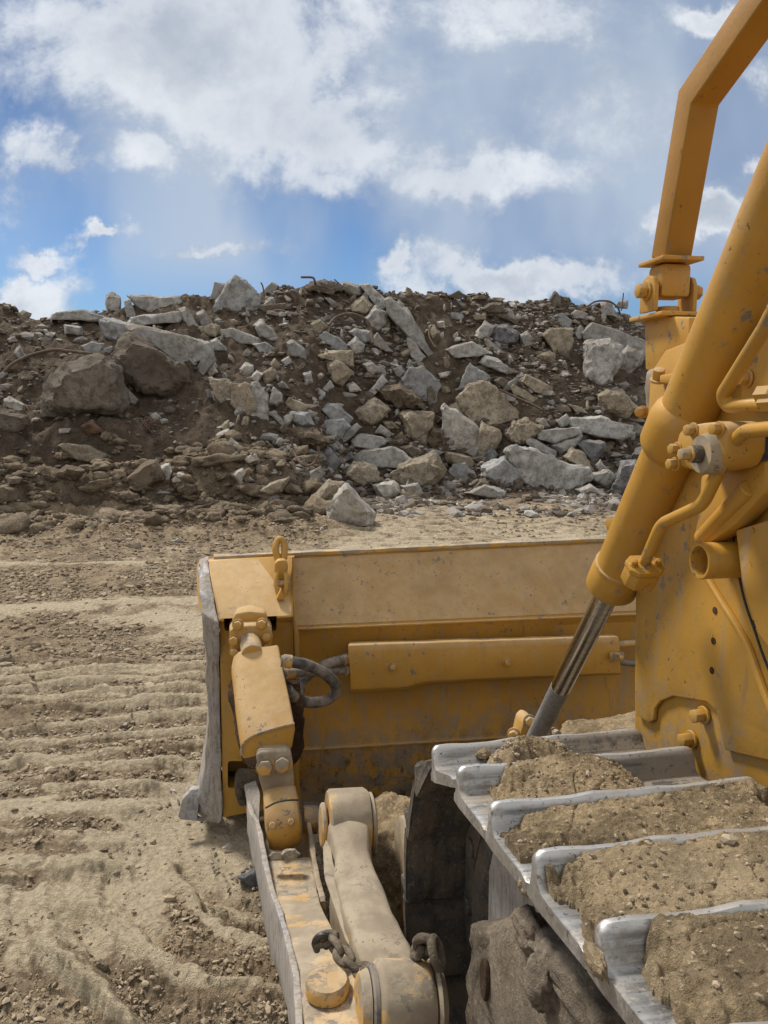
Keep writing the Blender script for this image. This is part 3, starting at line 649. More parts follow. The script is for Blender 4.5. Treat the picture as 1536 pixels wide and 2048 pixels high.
# (zone, outline, material, shape, label or None, short name)
ROCKS = [
 (A,[(245,850),(290,720),(400,600),(640,560),(740,640),(790,840),(700,900),(480,900),(260,930)],'r_dirty','chunk','huge soil-covered boulder with pale bare patches at the left of the pile','dirt-covered left boulder'),
 (A,[(690,560),(790,440),(980,530),(1100,620),(1160,720),(1010,800),(850,770),(740,670)],'r_dirty','chunk','dark brown boulder lodged beneath the overhanging slab at upper left','boulder under the overhanging slab'),
 (A,[(800,400),(840,380),(1180,450),(1275,485),(1285,550),(1130,625),(960,520)],'r_conc','slab','broad overhanging concrete slab resting on the dark brown boulder','overhanging slab'),
 (A,[(615,340),(700,335),(830,375),(790,430),(740,490),(640,440)],'r_smooth','chunk',None,None),
 (A,[(305,335),(360,290),(500,280),(640,320),(680,340),(520,345)],'r_conc','slab','flat concrete slab capping the left end of the ridge','ridge cap slab'),
 (A,[(400,370),(500,380),(505,430),(400,425)],'r_conc','chunk',None,None),
 (A,[(655,190),(690,170),(740,200),(740,300),(660,290)],'r_conc','chunk','upright concrete stub standing on the crest at left','upright crest stub'),
 (A,[(765,225),(800,215),(835,320),(780,320)],'r_conc','slab',None,None),
 (A,[(790,190),(830,190),(1090,200),(1110,270),(920,300),(850,260)],'r_conc','slab','long blocky concrete piece lying along the crest at left','long crest block'),
 (A,[(790,380),(820,320),(1100,290),(1115,320),(1100,350),(880,375)],'r_conc','slab',None,None),
 (A,[(1095,270),(1140,260),(1220,380),(1160,395)],'r_conc','chunk',None,None),
 (A,[(1205,300),(1250,280),(1310,360),(1240,385)],'r_conc','chunk',None,None),
 (A,[(1215,390),(1300,360),(1340,380),(1330,440),(1230,430)],'r_tan','chunk',None,None),
 (A,[(1290,470),(1330,450),(1400,530),(1300,540)],'r_conc','chunk',None,None),
 (A,[(1295,200),(1320,110),(1385,125),(1340,240),(1300,250)],'r_conc','slab','narrow leaning block beside the pointed slab on the crest','leaning block by the pointed slab'),
 (B,[(90,265),(130,190),(215,75),(300,120),(360,220),(340,290),(230,315),(100,290)],'r_smooth','face','large smooth grey pointed slab standing up on the crest','pointed crest slab'),
 (A,[(1205,640),(1250,560),(1310,550),(1320,590),(1240,690),(1210,690)],'r_conc','slab',None,None),
 (A,[(1270,650),(1310,610),(1335,660),(1290,690)],'r_pale','chunk',None,None),
 (A,[(765,740),(850,830),(820,855),(790,840)],'r_conc','slab',None,None),
 (A,[(25,830),(60,810),(150,860),(145,905),(35,880)],'r_pale','chunk','pale block at the far left edge of the pile','pale left-edge block'),
 (A,[(-60,920),(0,905),(160,930),(160,970),(90,1030),(-40,1020)],'r_dirty','chunk','dirty boulder below the pale block at the left edge','dirty left-edge boulder'),
 (A,[(495,990),(570,955),(635,1020),(550,1045)],'r_red','chunk','reddish brown lump on the bare soil slope at left','reddish lump'),
 (A,[(365,1110),(400,1100),(560,1120),(655,1165),(610,1215),(470,1190)],'r_tan','slab','pebbly tan slab half buried above the loose berm','half-buried pebbly slab'),
 (A,[(780,1310),(900,1210),(960,1200),(1010,1310),(900,1380),(800,1370)],'r_soil','chunk','earth-coated block sitting on the loose berm','earth-coated berm block'),
 (A,[(975,1240),(1040,1220),(1055,1270),(1040,1330),(1000,1320)],'r_pale','chunk',None,None),
 (A,[(1050,1320),(1100,1275),(1180,1325),(1060,1340)],'r_pale','chunk',None,None),
 (A,[(1385,1090),(1420,1065),(1465,1100),(1440,1145),(1390,1140)],'r_conc','chunk',None,None),
 (A,[(1330,1100),(1400,1060),(1370,1110)],'r_conc','slab',None,None),
 (A,[(510,500),(570,475),(635,490),(600,545),(530,535)],'r_smooth','face',None,None),
 (A,[(640,520),(690,500),(680,545),(620,540)],'r_smooth','face',None,None),
 (A,[(85,540),(120,500),(165,570),(120,580)],'r_conc','chunk',None,None),
 (A,[(45,455),(90,435),(105,470),(60,480)],'r_conc','chunk',None,None),
 (A,[(345,1290),(410,1235),(520,1260),(490,1310),(430,1325)],'r_soil','round',None,None),
 (A,[(875,1590),(900,1530),(960,1520),(1000,1570),(960,1615),(900,1615)],'r_soil','round','rounded soil clod at the mouth of the dark hollow in the berm','clod by the hollow'),
 (A,[(520,1600),(560,1575),(595,1600),(560,1635)],'r_tan','chunk',None,None),
 (A,[(1090,1380),(1130,1340),(1200,1350),(1210,1400),(1150,1420)],'r_soil','round',None,None),
 (B,[(60,700),(180,720),(250,800),(240,930),(170,900),(90,790)],'r_tan','face','long pebbly broken face leaning on the slope right of the brown boulder','long pebbly face'),
 (B,[(190,730),(300,740),(340,900),(250,950),(200,850)],'r_tan','face',None,None),
 (B,[(320,740),(350,735),(405,800),(425,970),(350,985),(300,900)],'r_conc','face',None,None),
 (B,[(135,400),(200,390),(355,450),(350,490),(240,480),(150,440)],'r_conc','slab','thick slab chip jutting out below the pointed slab','jutting slab chip'),
 (B,[(340,370),(390,345),(450,400),(490,455),(440,470),(370,440)],'r_conc','chunk',None,None),
 (B,[(330,490),(400,480),(460,510),(400,575)],'r_smooth','face',None,None),
 (B,[(535,480),(570,465),(645,520),(640,575),(560,565)],'r_smooth','chunk',None,None),
 (B,[(500,590),(545,560),(565,600),(530,625)],'r_conc','chunk',None,None),
 (B,[(680,360),(740,335),(780,380),(740,430),(690,420)],'r_tan','chunk',None,None),
 (B,[(730,440),(780,415),(890,480),(890,520),(790,520)],'r_smooth','face','smooth grey plate facing out just below the arched bar','smooth plate below the arch'),
 (B,[(720,560),(780,525),(930,530),(935,620),(870,600),(780,590)],'r_tan','chunk','brown topped block in the middle of the slope','brown-topped middle block'),
 (B,[(780,610),(860,590),(935,660),(870,735),(820,720)],'r_tan','chunk',None,None),
 (B,[(245,640),(280,600),(325,620),(320,690),(260,685)],'r_pale','chunk',None,None),
 (B,[(310,690),(350,650),(395,670),(350,730)],'r_pale','chunk',None,None),
 (B,[(390,660),(440,630),(470,660),(450,710),(400,725)],'r_tan','chunk',None,None),
 (B,[(425,850),(450,750),(500,790),(505,840),(470,865)],'r_conc','chunk',None,None),
 (B,[(525,850),(550,815),(660,865),(630,910),(550,880)],'r_tan','slab',None,None),
 (B,[(510,930),(560,900),(660,910),(690,980),(640,1000)],'r_smooth','chunk',None,None),
 (B,[(740,890),(790,850),(850,860),(930,940),(900,975),(790,955)],'r_smooth','chunk',None,None),
 (B,[(955,900),(1070,820),(1160,890),(1140,930),(1060,990),(980,950)],'r_tan','chunk','big rust-tan chunk with soil on top right of the pile centre','rust-tan chunk'),
 (B,[(720,1000),(770,960),(880,950),(915,990),(840,1080),(740,1050)],'r_smooth','face','smooth grey fan-shaped slab above the hanging wire loop','fan-shaped grey slab'),
 (B,[(840,1070),(960,975),(990,1000),(900,1080),(850,1100)],'r_conc','slab',None,None),
 (B,[(935,1080),(990,1040),(1110,1060),(1150,1080),(1090,1130),(950,1115)],'r_conc','slab',None,None),
 (B,[(935,1190),(1000,1150),(1180,1120),(1295,1200),(1250,1250),(1080,1240),(940,1215)],'r_conc','slab','long low rough slab lying across the foot of the pile','long low slab'),
 (B,[(735,1180),(780,1120),(830,1160),(860,1215),(830,1250),(745,1240)],'r_blue','face','bluish-grey arrow-shaped stone right of the hanging wire loop','arrow-shaped blue stone'),
 (B,[(865,1230),(890,1215),(935,1240),(900,1260)],'r_pale','chunk',None,None),
 (B,[(640,1290),(740,1240),(760,1280),(700,1360),(650,1340)],'r_conc','chunk',None,None),
 (B,[(890,1280),(950,1220),(1060,1240),(1110,1330),(1040,1340),(960,1375),(900,1330)],'r_tan','round','round pebbly boulder just above the two stones at the very foot','round pebbly boulder'),
 (B,[(695,1430),(790,1320),(875,1340),(850,1430),(770,1530),(710,1510)],'r_tan','round','tan stone leaning against the pale boulder at the foot','tan foot stone'),
 (B,[(785,1500),(830,1440),(900,1350),(970,1430),(1065,1520),(1045,1610),(900,1620),(780,1570)],'r_pale','chunk','pale rough boulder nearest to the dozer at the foot of the pile','pale foot boulder'),
 (B,[(1065,1350),(1190,1330),(1240,1400),(1120,1450)],'r_pale','chunk',None,None),
 (B,[(1180,1280),(1250,1230),(1430,1160),(1500,1260),(1430,1350),(1370,1380),(1230,1340)],'r_tan','chunk','broad tan pebbly block low in the pile behind the blade','broad tan block'),
 (B,[(1240,1360),(1340,1340),(1370,1410),(1280,1450)],'r_conc','chunk',None,None),
 (B,[(1235,920),(1300,900),(1430,920),(1400,1040),(1380,1110),(1290,1080)],'r_tan','chunk','squarish tan block with brown top beside the tall pale slab','squarish tan block'),
 (B,[(1250,700),(1290,640),(1370,630),(1465,740),(1420,850),(1310,800),(1260,750)],'r_smooth','face','smooth grey hexagonal slab face below the diagonal beam','hexagonal smooth slab'),
 (B,[(1390,1080),(1430,1010),(1490,1020),(1500,1100),(1430,1130)],'r_soil','round',None,None),
 (B,[(1140,230),(1170,210),(1300,320),(1430,540),(1400,560),(1270,420),(1160,310)],'r_conc','slab','long straight concrete beam lying diagonally below the crest','diagonal beam'),
 (B,[(1270,450),(1300,450),(1380,560),(1340,605),(1300,560)],'r_conc','slab',None,None),
 (B,[(990,130),(1040,120),(1140,220),(1130,290),(1080,250)],'r_conc','slab','flat bar-shaped slab sloping down from the crest above the diagonal beam','sloping crest bar'),
 (B,[(920,260),(1000,190),(1060,250),(1030,310),(930,280)],'r_tan','chunk',None,None),
 (B,[(1020,330),(1080,260),(1150,300),(1140,370),(1100,420),(1040,380)],'r_conc','chunk',None,None),
 (B,[(1060,460),(1090,420),(1180,530),(1140,530),(1070,490)],'r_conc','slab',None,None),
 (B,[(915,410),(960,390),(1050,410),(1050,470),(1010,480),(930,440)],'r_smooth','chunk',None,None),
 (B,[(900,490),(960,445),(1010,490),(1000,540),(950,560)],'r_conc','chunk',None,None),
 (B,[(770,205),(800,205),(875,250),(870,275),(830,270)],'r_conc','slab',None,None),
 (B,[(860,140),(880,105),(990,130),(1000,190),(930,190)],'r_conc','chunk',None,None),
 (B,[(650,150),(690,110),(740,95),(830,110),(870,150),(780,170)],'r_dirty','round','soil-covered hump on the highest part of the crest','crest hump'),
 (B,[(350,190),(440,110),(475,130),(450,185),(380,205)],'r_conc','slab','tilted block on the crest right of the pointed slab','tilted crest block'),
 (B,[(360,250),(520,235),(540,270),(400,290)],'r_dirty','slab',None,None),
 (B,[(1030,790),(1120,680),(1150,720),(1060,810)],'r_conc','slab',None,None),
 (B,[(1000,610),(1060,600),(1110,650),(1040,680)],'r_conc','chunk',None,None),
 (B,[(900,740),(940,720),(990,770),(920,780)],'r_pale','chunk',None,None),
 (B,[(745,770),(800,710),(820,750),(780,785)],'r_conc','chunk',None,None),
 (B,[(635,670),(680,655),(690,720),(650,725)],'r_conc','chunk',None,None),
 (B,[(265,1190),(340,1160),(355,1200),(300,1220)],'r_pale','chunk',None,None),
 (B,[(200,1290),(260,1250),(320,1320),(260,1360)],'r_pale','chunk','pale cube-like stone above the loose berm','pale cube-like stone'),
 (B,[(175,1190),(225,1150),(250,1190),(200,1225)],'r_smooth','face',None,None),
 (B,[(1180,640),(1230,620),(1260,660),(1220,700)],'r_conc','chunk',None,None),
 (B,[(1120,960),(1180,960),(1220,1000),(1150,1010)],'r_tan','chunk',None,None),
 (B,[(1080,1030),(1110,985),(1190,1040),(1160,1060)],'r_conc','chunk',None,None),
 (B,[(1190,1060),(1240,1030),(1275,1080),(1240,1110)],'r_soil','round',None,None),
 (B,[(1230,1120),(1300,1105),(1365,1150),(1310,1200)],'r_dirty','chunk',None,None),
 (B,[(540,1010),(700,1010),(790,1090),(720,1130),(560,1100)],'r_soil','round','dark soil overhang behind the hanging wire loop','soil overhang'),
 (B,[(355,1390),(430,1340),(540,1310),(500,1390),(430,1420)],'r_tan','chunk',None,None),
 (B,[(490,1370),(560,1340),(630,1400),(560,1410)],'r_soil','round',None,None),
 (B,[(1090,770),(1230,740),(1350,820),(1360,880),(1200,880)],'r_soil','round','dark brown earth lump left of the hexagonal slab','dark earth lump'),
 (B,[(800,1110),(830,1095),(850,1130),(820,1150)],'r_conc','chunk',None,None),
 (B,[(840,1130),(870,1105),(890,1150),(850,1170)],'r_conc','chunk',None,None),
 (B,[(870,1190),(930,1150),(945,1190),(890,1210)],'r_blue','chunk',None,None),
 (B,[(460,1100),(490,1060),(515,1080),(500,1125)],'r_conc','chunk',None,None),
 (B,[(485,1010),(520,970),(545,1010),(510,1040)],'r_dirty','chunk',None,None),
 (C_,[(890,430),(940,395),(1055,400),(1050,480),(1020,590),(960,550)],'r_tan','face','pebbly tan triangular face on bare soil left of the great grey boulder','triangular pebbly face'),
 (C_,[(1130,560),(1150,480),(1290,455),(1360,500),(1350,600),(1290,720),(1220,770),(1150,700)],'r_conc','chunk','great rounded grey boulder high on the right of the pile','great grey boulder'),
 (C_,[(1350,560),(1400,500),(1490,550),(1470,620),(1400,690),(1310,680)],'r_conc','chunk','cracked half of the great grey boulder on its right','cracked right half'),
 (C_,[(1125,420),(1190,360),(1270,385),(1500,460),(1500,540),(1370,500),(1280,450),(1130,460)],'r_conc','slab','long slab lying on top of the great grey boulder','slab over the great boulder'),
 (C_,[(1065,420),(1110,370),(1150,430),(1090,460)],'r_conc','chunk',None,None),
 (C_,[(1175,300),(1200,250),(1270,225),(1310,270),(1350,330),(1260,320)],'r_conc','chunk','grey block on the right of the crest under the thin arched bar','right crest block'),
 (C_,[(1320,260),(1340,225),(1400,220),(1395,270)],'r_conc','chunk','small square block at the right end of the crest','square crest block'),
 (C_,[(1050,300),(1080,280),(1150,300),(1130,330),(1060,330)],'r_conc','chunk',None,None),
 (C_,[(930,320),(1000,300),(1050,340),(1040,385),(970,375)],'r_smooth','face',None,None),
 (C_,[(560,400),(590,370),(660,365),(730,420),(720,480),(660,490),(570,470)],'r_blue','chunk','dark blue-grey block high on the slope right of centre','dark blue block'),
 (C_,[(450,440),(520,350),(580,380),(540,450),(480,460)],'r_conc','chunk',None,None),
 (C_,[(740,430),(780,410),(835,480),(780,525),(750,490)],'r_conc','chunk',None,None),
 (C_,[(290,520),(440,475),(555,545),(480,560),(340,570)],'r_conc','slab','wide flat slab projecting from the soil below the dark blue block','projecting flat slab'),
 (C_,[(520,460),(545,455),(630,530),(610,545),(540,510)],'r_conc','slab',None,None),
 (C_,[(490,600),(530,560),(620,590),(665,640),(650,670),(560,630)],'r_conc','chunk',None,None),
 (C_,[(360,760),(430,610),(540,690),(500,740),(400,770)],'r_smooth','face','smooth bluish wedge above the big tan slab','bluish wedge'),
 (C_,[(345,810),(420,740),(530,710),(600,760),(720,910),(700,960),(520,1000),(440,970),(360,870)],'r_tan','face','biggest tan pebbly slab in the middle right of the pile','big tan slab'),
 (C_,[(755,720),(780,680),(930,750),(920,800),(830,780)],'r_tan','slab',None,None),
 (C_,[(680,750),(700,735),(840,820),(810,845),(700,790)],'r_tan','slab',None,None),
 (C_,[(1215,800),(1280,770),(1370,780),(1450,880),(1380,930),(1290,900),(1230,860)],'r_tan','chunk','layered tan pebbly block below the great grey boulder','layered tan block'),
 (C_,[(1040,970),(1060,945),(1230,935),(1410,990),(1400,1040),(1340,1075),(1180,1040),(1060,1010)],'r_conc','slab','flat grey table-like slab at right','table-like slab'),
 (C_,[(845,1040),(880,1015),(1090,1000),(1110,1040),(950,1090),(850,1070)],'r_conc','slab',None,None),
 (C_,[(930,1110),(1000,1080),(1115,1050),(1090,1110),(990,1180)],'r_conc','chunk',None,None),
 (C_,[(770,1070),(800,1060),(950,1140),(960,1180),(930,1180),(780,1100)],'r_conc','slab','short thick bar of concrete lying over the largest low slab','short thick bar'),
 (C_,[(660,1040),(700,960),(770,950),(860,1000),(840,1050),(720,1110)],'r_tan','round',None,None),
 (C_,[(260,900),(280,865),(480,1010),(500,1070),(380,1165),(280,1140)],'r_pale','face','tall pale leaning slab with flat clean face','tall pale slab'),
 (C_,[(450,1180),(500,970),(600,1020),(620,1060),(570,1150),(480,1210)],'r_tan','chunk','dark-faced block leaning right of the tall pale slab','block beside tall pale slab'),
 (C_,[(460,1190),(560,1120),(600,1170),(580,1220),(520,1230)],'r_blue','chunk',None,None),
 (C_,[(510,1240),(640,1185),(750,1290),(745,1370),(640,1370),(520,1300)],'r_smooth','chunk','rounded brownish-grey block left of the largest low slab','rounded brownish block'),
 (C_,[(665,1150),(700,1120),(800,1130),(1130,1270),(1140,1310),(1010,1400),(860,1400),(770,1340)],'r_conc','face','largest low grey slab with sloping flat top at the foot of the pile','largest low slab'),
 (C_,[(1085,1100),(1130,1075),(1255,1090),(1250,1140),(1190,1230),(1150,1170)],'r_blue','chunk','bluish wedge stone below the table-like slab','bluish wedge stone'),
 (C_,[(1010,1180),(1060,1130),(1130,1160),(1195,1260),(1150,1280),(1070,1230)],'r_tan','chunk',None,None),
 (C_,[(1150,1290),(1280,1260),(1325,1300),(1290,1380),(1210,1340)],'r_conc','chunk',None,None),
 (C_,[(1295,1390),(1370,1220),(1440,1210),(1500,1250),(1470,1400),(1350,1440)],'r_blue','chunk','dark blue-grey stone just left of the lift cylinder','dark stone by the cylinder'),
 (C_,[(1080,1380),(1170,1350),(1290,1420),(1250,1435),(1110,1410)],'r_pale','chunk',None,None),
 (C_,[(305,1270),(330,1225),(400,1220),(465,1300),(430,1340),(340,1310)],'r_smooth','face',None,None),
 (C_,[(405,1400),(520,1350),(630,1390),(640,1430),(540,1430)],'r_conc','chunk',None,None),
 (C_,[(0,1400),(60,1350),(140,1400),(130,1450),(20,1450)],'r_tan','chunk',None,None),
 (C_,[(845,960),(880,940),(920,990),(870,1010)],'r_conc','chunk',None,None),
 (C_,[(960,960),(1020,920),(1050,960),(990,1005)],'r_conc','chunk',None,None),
 (C_,[(1380,790),(1500,750),(1600,800),(1520,880),(1440,860)],'r_dirty','chunk',None,None),
 (C_,[(1420,1010),(1460,980),(1500,1000),(1490,1050),(1430,1045)],'r_conc','chunk',None,None),
 (C_,[(1200,1230),(1230,1200),(1270,1250),(1220,1270)],'r_conc','chunk',None,None),
 (C_,[(140,1140),(200,1130),(270,1150),(220,1175)],'r_smooth','face',None,None),
 (C_,[(500,270),(550,235),(620,240),(640,290),(540,300)],'r_dirty','chunk',None,None),
 (C_,[(610,320),(640,300),(730,330),(720,370)],'r_dirty','chunk',None,None),
 (C_,[(920,210),(950,165),(990,200),(980,260),(930,260)],'r_dirty','chunk',None,None),
 (C_,[(300,190),(360,160),(410,190),(360,210)],'r_dirty','slab',None,None),
 (C_,[(230,350),(270,345),(280,390),(240,385)],'r_conc','chunk',None,None),
 (C_,[(450,310),(520,305),(525,335),(460,335)],'r_tan','slab',None,None),
 (C_,[(300,870),(350,840),(400,890),(390,930),(320,910)],'r_tan','chunk',None,None),
 (C_,[(400,1150),(450,1110),(495,1120),(460,1190)],'r_conc','chunk',None,None),
 (C_,[(290,1150),(430,1180),(475,1230),(430,1260),(300,1220)],'r_tan','chunk',None,None),
 (C_,[(1040,860),(1100,870),(1150,910),(1080,900)],'r_tan','slab',None,None),
 (C_,[(630,790),(710,800),(705,840),(650,830)],'r_smooth','slab',None,None),
 (C_,[(580,710),(620,690),(670,720),(660,760),(600,740)],'r_dirty','chunk',None,None),
]
CN = {'r_conc':'rough grey','r_smooth':'smooth grey','r_blue':'dark bluish','r_tan':'pebbly tan','r_pale':'pale','r_dirty':'soil-stained','r_soil':'brown earthy','r_red':'reddish'}
SN = {'slab':('slab','concrete_slab'),'chunk':('chunk','concrete_chunk'),'round':('boulder','boulder'),'face':('flat-faced slab','concrete_slab')}
info = []
for k, (ox, pts, m, sh, lab, short) in enumerate(ROCKS):
    q = [(ox+x/3.072, 530+y/3.072) for x, y in pts]
    cx = sum(a for a, b in q)/len(q); cyy = sum(b for a, b in q)/len(q)
    wd = max(a for a, b in q)-min(a for a, b in q); hg = max(b for a, b in q)-min(b for a, b in q)
    info.append([q, cx, cyy, max(wd, hg), m, sh, lab, short])
big = [i for i in info if i[7]]
usedlab = set(i[6] for i in info if i[6])
def direction(dx, dy):
    a = math.degrees(math.atan2(dy, dx))
    return ['right of', 'below and right of', 'below', 'below and left of', 'left of', 'above and left of', 'above', 'above and right of'][int(((a+22.5) % 360)//45)]
for i in info:
    if i[6]: continue
    size = 'small ' if i[3] < 33 else ('mid-sized ' if i[3] < 60 else 'large ')
    near = sorted(big, key=lambda b: (b[1]-i[1])**2+(b[2]-i[2])**2)
    for b in near[:7]:
        l = f"{size}{CN[i[4]]} {SN[i[5]][0]} {direction(i[1]-b[1], i[2]-b[2])} the {b[7]}"
        if l not in usedlab and len(l.split()) <= 16: break
    usedlab.add(l); i[6] = l
ROCKOBJ = []
for k, (q, cx, cyy, sz, m, sh, lab, short) in enumerate(info):
    t = hit(cx, cyy)
    if t is None:
        for dy in range(4, 90, 4):
            t = hit(cx, cyy+dy)
            if t: break
    if t is None: continue
    # the foot of the outline should meet the slope
    tb = hit(cx, max(b for a, b in q)) or t
    t = min(t, tb+.5)
    th = .45 if sh in ('slab', 'face') else .6
    bm, s = rock_bm(q, t-.08-.12*sz/100, sh, th, k+3)
    o = link(SN[sh][1], bm, M[m], ang=38)
    tag(o, lab, SN[sh][0].split()[-1] if sh != 'chunk' else 'chunk', 'concrete and stone rubble tipped on the pile', 'thing')
    ROCKOBJ.append(o)
# pale cobble lying on the flat, white stone in front of the pile, flat stones pressed in the ruts
for q, m, lab, nm in [
   ([(249,1096),(254,1086),(266,1083),(278,1086),(283,1096),(276,1106),(258,1106)],'r_tan','smooth round tan cobble sitting alone on the graded soil','cobble'),
   ([(924,1018),(950,1003),(966,1021),(940,1023)],'r_pale','small angular white stone on the ground in front of the pile','stone'),
   ([(345,1083),(355,1077),(365,1082),(357,1089)],'r_pale','tiny white stone to the right of the round cobble','stone'),
   ([(206,1528),(215,1518),(275,1522),(268,1532)],'r_soil','long thin brown stone flake pressed into the ruts at left','stone'),
   ([(296,1530),(312,1519),(334,1520),(330,1530)],'r_soil','four-sided brown flake pressed into the ruts nearer to the blade','stone'),
   ([(0,1320),(20,1310),(32,1330),(15,1350),(-5,1345)],'r_tan','weathered lump of earth at the left edge of the graded soil','earth lump'),
   ([(478,1755),(510,1738),(540,1765),(535,1790),(500,1775)],'r_blue','dark flat slate half buried beside the strut arm','stone'),
   ([(180,1945),(200,1920),(215,1930),(205,1960),(190,1962)],'r_tan','buff stone lying in the lower left rut','stone')]:
    cx = sum(a for a, b in q)/len(q); cyy = sum(b for a, b in q)/len(q)
    t = hit(cx, cyy)
    bm, s = rock_bm(q, t-.01, 'round' if nm == 'cobble' else 'chunk', .3, len(ROCKOBJ))
    tag(link(nm if nm != 'earth lump' else 'earth_lump', bm, M[m], ang=60), lab, nm)
    ROCKOBJ.append(None)
# ------------------------------------------------------------------ countable small rubble
protos = []
for k in range(12):
    bm = bmesh.new(); rg = random.Random(100+k)
    for _ in range(13):
        v = Vector((rg.gauss(0, 1), rg.gauss(0, 1), rg.gauss(0, 1))).normalized()
        v.x *= 1.25; v.z *= .75; v *= rg.uniform(.85, 1.1); bm.verts.new(v)
    r = bmesh.ops.convex_hull(bm, input=bm.verts)
    bmesh.ops.delete(bm, geom=[g for g in set(r['geom_interior']+r['geom_unused']) if isinstance(g, bmesh.types.BMVert)], context='VERTS')
    bevel(bm, .07, 1, 25); bmesh.ops.triangulate(bm, faces=bm.faces); bmesh.ops.subdivide_edges(bm, edges=bm.edges, cuts=1)
    bm.normal_update(); dd_ = [v.normal*mnoise.fractal(v.co*2+Vector((k, 0, 0)), .6, 2, 3)*.10 for v in bm.verts]
    for v, d in zip(bm.verts, dd_): v.co += d
    me = bpy.data.meshes.new('rubble_lump'); bm.to_mesh(me); bm.free()
    me.polygons.foreach_set('use_smooth', [True]*len(me.polygons)); me.set_sharp_from_angle(angle=math.radians(38)); protos.append(me)
pm = {}
def proto(m):
    k = rng.randrange(12)
    if (k, m) not in pm:
        me = protos[k].copy(); me.materials.append(M[m]); pm[(k, m)] = me
    return pm[(k, m)]
n = 0; tries = 0
while n < 290 and tries < 3000:
    tries += 1
    px = rng.uniform(150, 1290); py = rng.uniform(585, 1000)
    dens_ = .25 + .75*(px > 420) + .5*(py > 850)*(px > 600)
    if px < 450 and py > 900: continue
    if rng.random() > dens_: continue
    t = hit(px, py)
    if not t or t < 13: continue
    sz_px = 8*math.exp(rng.gauss(.12, .40)); s = sz_px*t/FPX
    p = PD(px, py, t)
    m = rng.choice(['r_conc']*6+['r_pale']*2+['r_tan']*3+['r_smooth']*2+['r_dirty']*2)
    o = bpy.data.objects.new('rubble_lump', proto(m)); COL.objects.link(o)
    o.location = p+Vector((0, -.02, .02)); o.scale = (s*1.1, s*rng.uniform(.6, 1.0), s*rng.choice((.45, .6, .9, 1.0))); o.rotation_euler = (rng.uniform(0, 6), rng.uniform(0, 6), rng.uniform(0, 6))
    tag(o, 'hand-sized broken lump scattered among the larger blocks of the pile', 'rubble', 'small lumps scattered between the big blocks')
    n += 1
# ------------------------------------------------------------------ gravel and clods: uncountable
def scatter(name, n, sampler, size, m, label, seed, cat, soft=False):
    rg = np.random.default_rng(seed)
    bm = bmesh.new(); bmesh.ops.create_icosphere(bm, subdivisions=3 if soft else 1, radius=1)
    bv = np.array([v.co[:] for v in bm.verts]); bf = np.array([[v.index for v in f.verts] for f in bm.faces]); bm.free()
    q_ = sampler(rg, n); X, Y = q_[:2]; Zs = q_[2] if len(q_) > 2 else height(X, Y); n = len(X)
    s = size(rg, X, Y)
    ang = rg.uniform(0, 6.28, (n, 3)); ca, sa = np.cos(ang), np.sin(ang)
    jit = 1+rg.uniform(-.38, .38, (n, len(bv), 1))
    if soft:
        ph = rg.uniform(0, 50, (n, 1)); bx, by, bz = bv[None, :, 0]*1.3+ph, bv[None, :, 1]*1.3+ph*.7, bv[None, :, 2]*1.3
        jit = (1+fbm(bx+bz*.7, by-bz*.5, 4, 500, .6)*1.5+fbm(bx*4+bz, by*4-bz*3, 3, 510, .6)*.5)[..., None]
    v = bv[None]*jit*np.stack([rg.uniform(.8, 1.5, n), rg.uniform(.7, 1.1, n), rg.uniform(.4, .8, n)], -1)[:, None]*s[:, None, None]
    x, y, z = v[..., 0], v[..., 1], v[..., 2]
    y, z = y*ca[:, :1]-z*sa[:, :1]*.5, y*sa[:, :1]*.5+z*ca[:, :1]
    x, y = x*ca[:, 1:2]-y*sa[:, 1:2], x*sa[:, 1:2]+y*ca[:, 1:2]
    V = np.stack([x+X[:, None], y+Y[:, None], z+Zs[:, None]+s[:, None]*.15], -1).reshape(-1, 3)
    F = (bf[None]+(np.arange(n)*len(bv))[:, None, None]).reshape(-1, 3)
    o = mesh_from(name, V, F, m, kind='stuff'); o.data.polygons.foreach_set('use_smooth', np.full(len(F), soft, bool))
    tag(o, label, cat); return o
# island-coloured gravel material
gm, nt, b = mat('gravel_mix'); g = nt.n.new('ShaderNodeNewGeometry'); ri = g.outputs['Random Per Island']; P = g.outputs['Position']
c = nt.mix(nt.ramp(ri, 0, .8, smooth=False), (.155, .118, .08), (.27, .22, .16)); c = nt.mix(nt.ramp(ri, .86, .9), c, (.36, .33, .29)); c = nt.mix(nt.ramp(ri, .972, .98), c, (.5, .47, .42))
f_ = nt.noise(P, 60, 4, .6); c = nt.mix(nt.ramp(f_, .4, .7), c, nt.mix(.5, c, (.16, .12, .085)))
nt.put(b.inputs['Base Color'], c); nt.put(b.inputs['Roughness'], .95); nt.put(b.inputs['Normal'], nt.bump(f_, .6, .01)); M['gravel'] = gm
gm2, nt, b = mat('slope_gravel_mix'); g = nt.n.new('ShaderNodeNewGeometry'); ri = g.outputs['Random Per Island']; P = g.outputs['Position']
c = nt.mix(nt.ramp(ri, 0, .6, smooth=False), (.075, .055, .04), (.17, .135, .10)); c = nt.mix(nt.ramp(ri, .62, .66), c, (.27, .25, .225)); c = nt.mix(nt.ramp(ri, .93, .95), c, (.42, .40, .37))
f_ = nt.noise(P, 30, 4, .6); c = nt.mix(nt.ramp(f_, .45, .7), c, nt.mix(.4, c, (.12, .09, .065)))
nt.put(b.inputs['Base Color'], c); nt.put(b.inputs['Roughness'], .95); nt.put(b.inputs['Normal'], nt.bump(f_, .6, .02)); M['gravel2'] = gm2
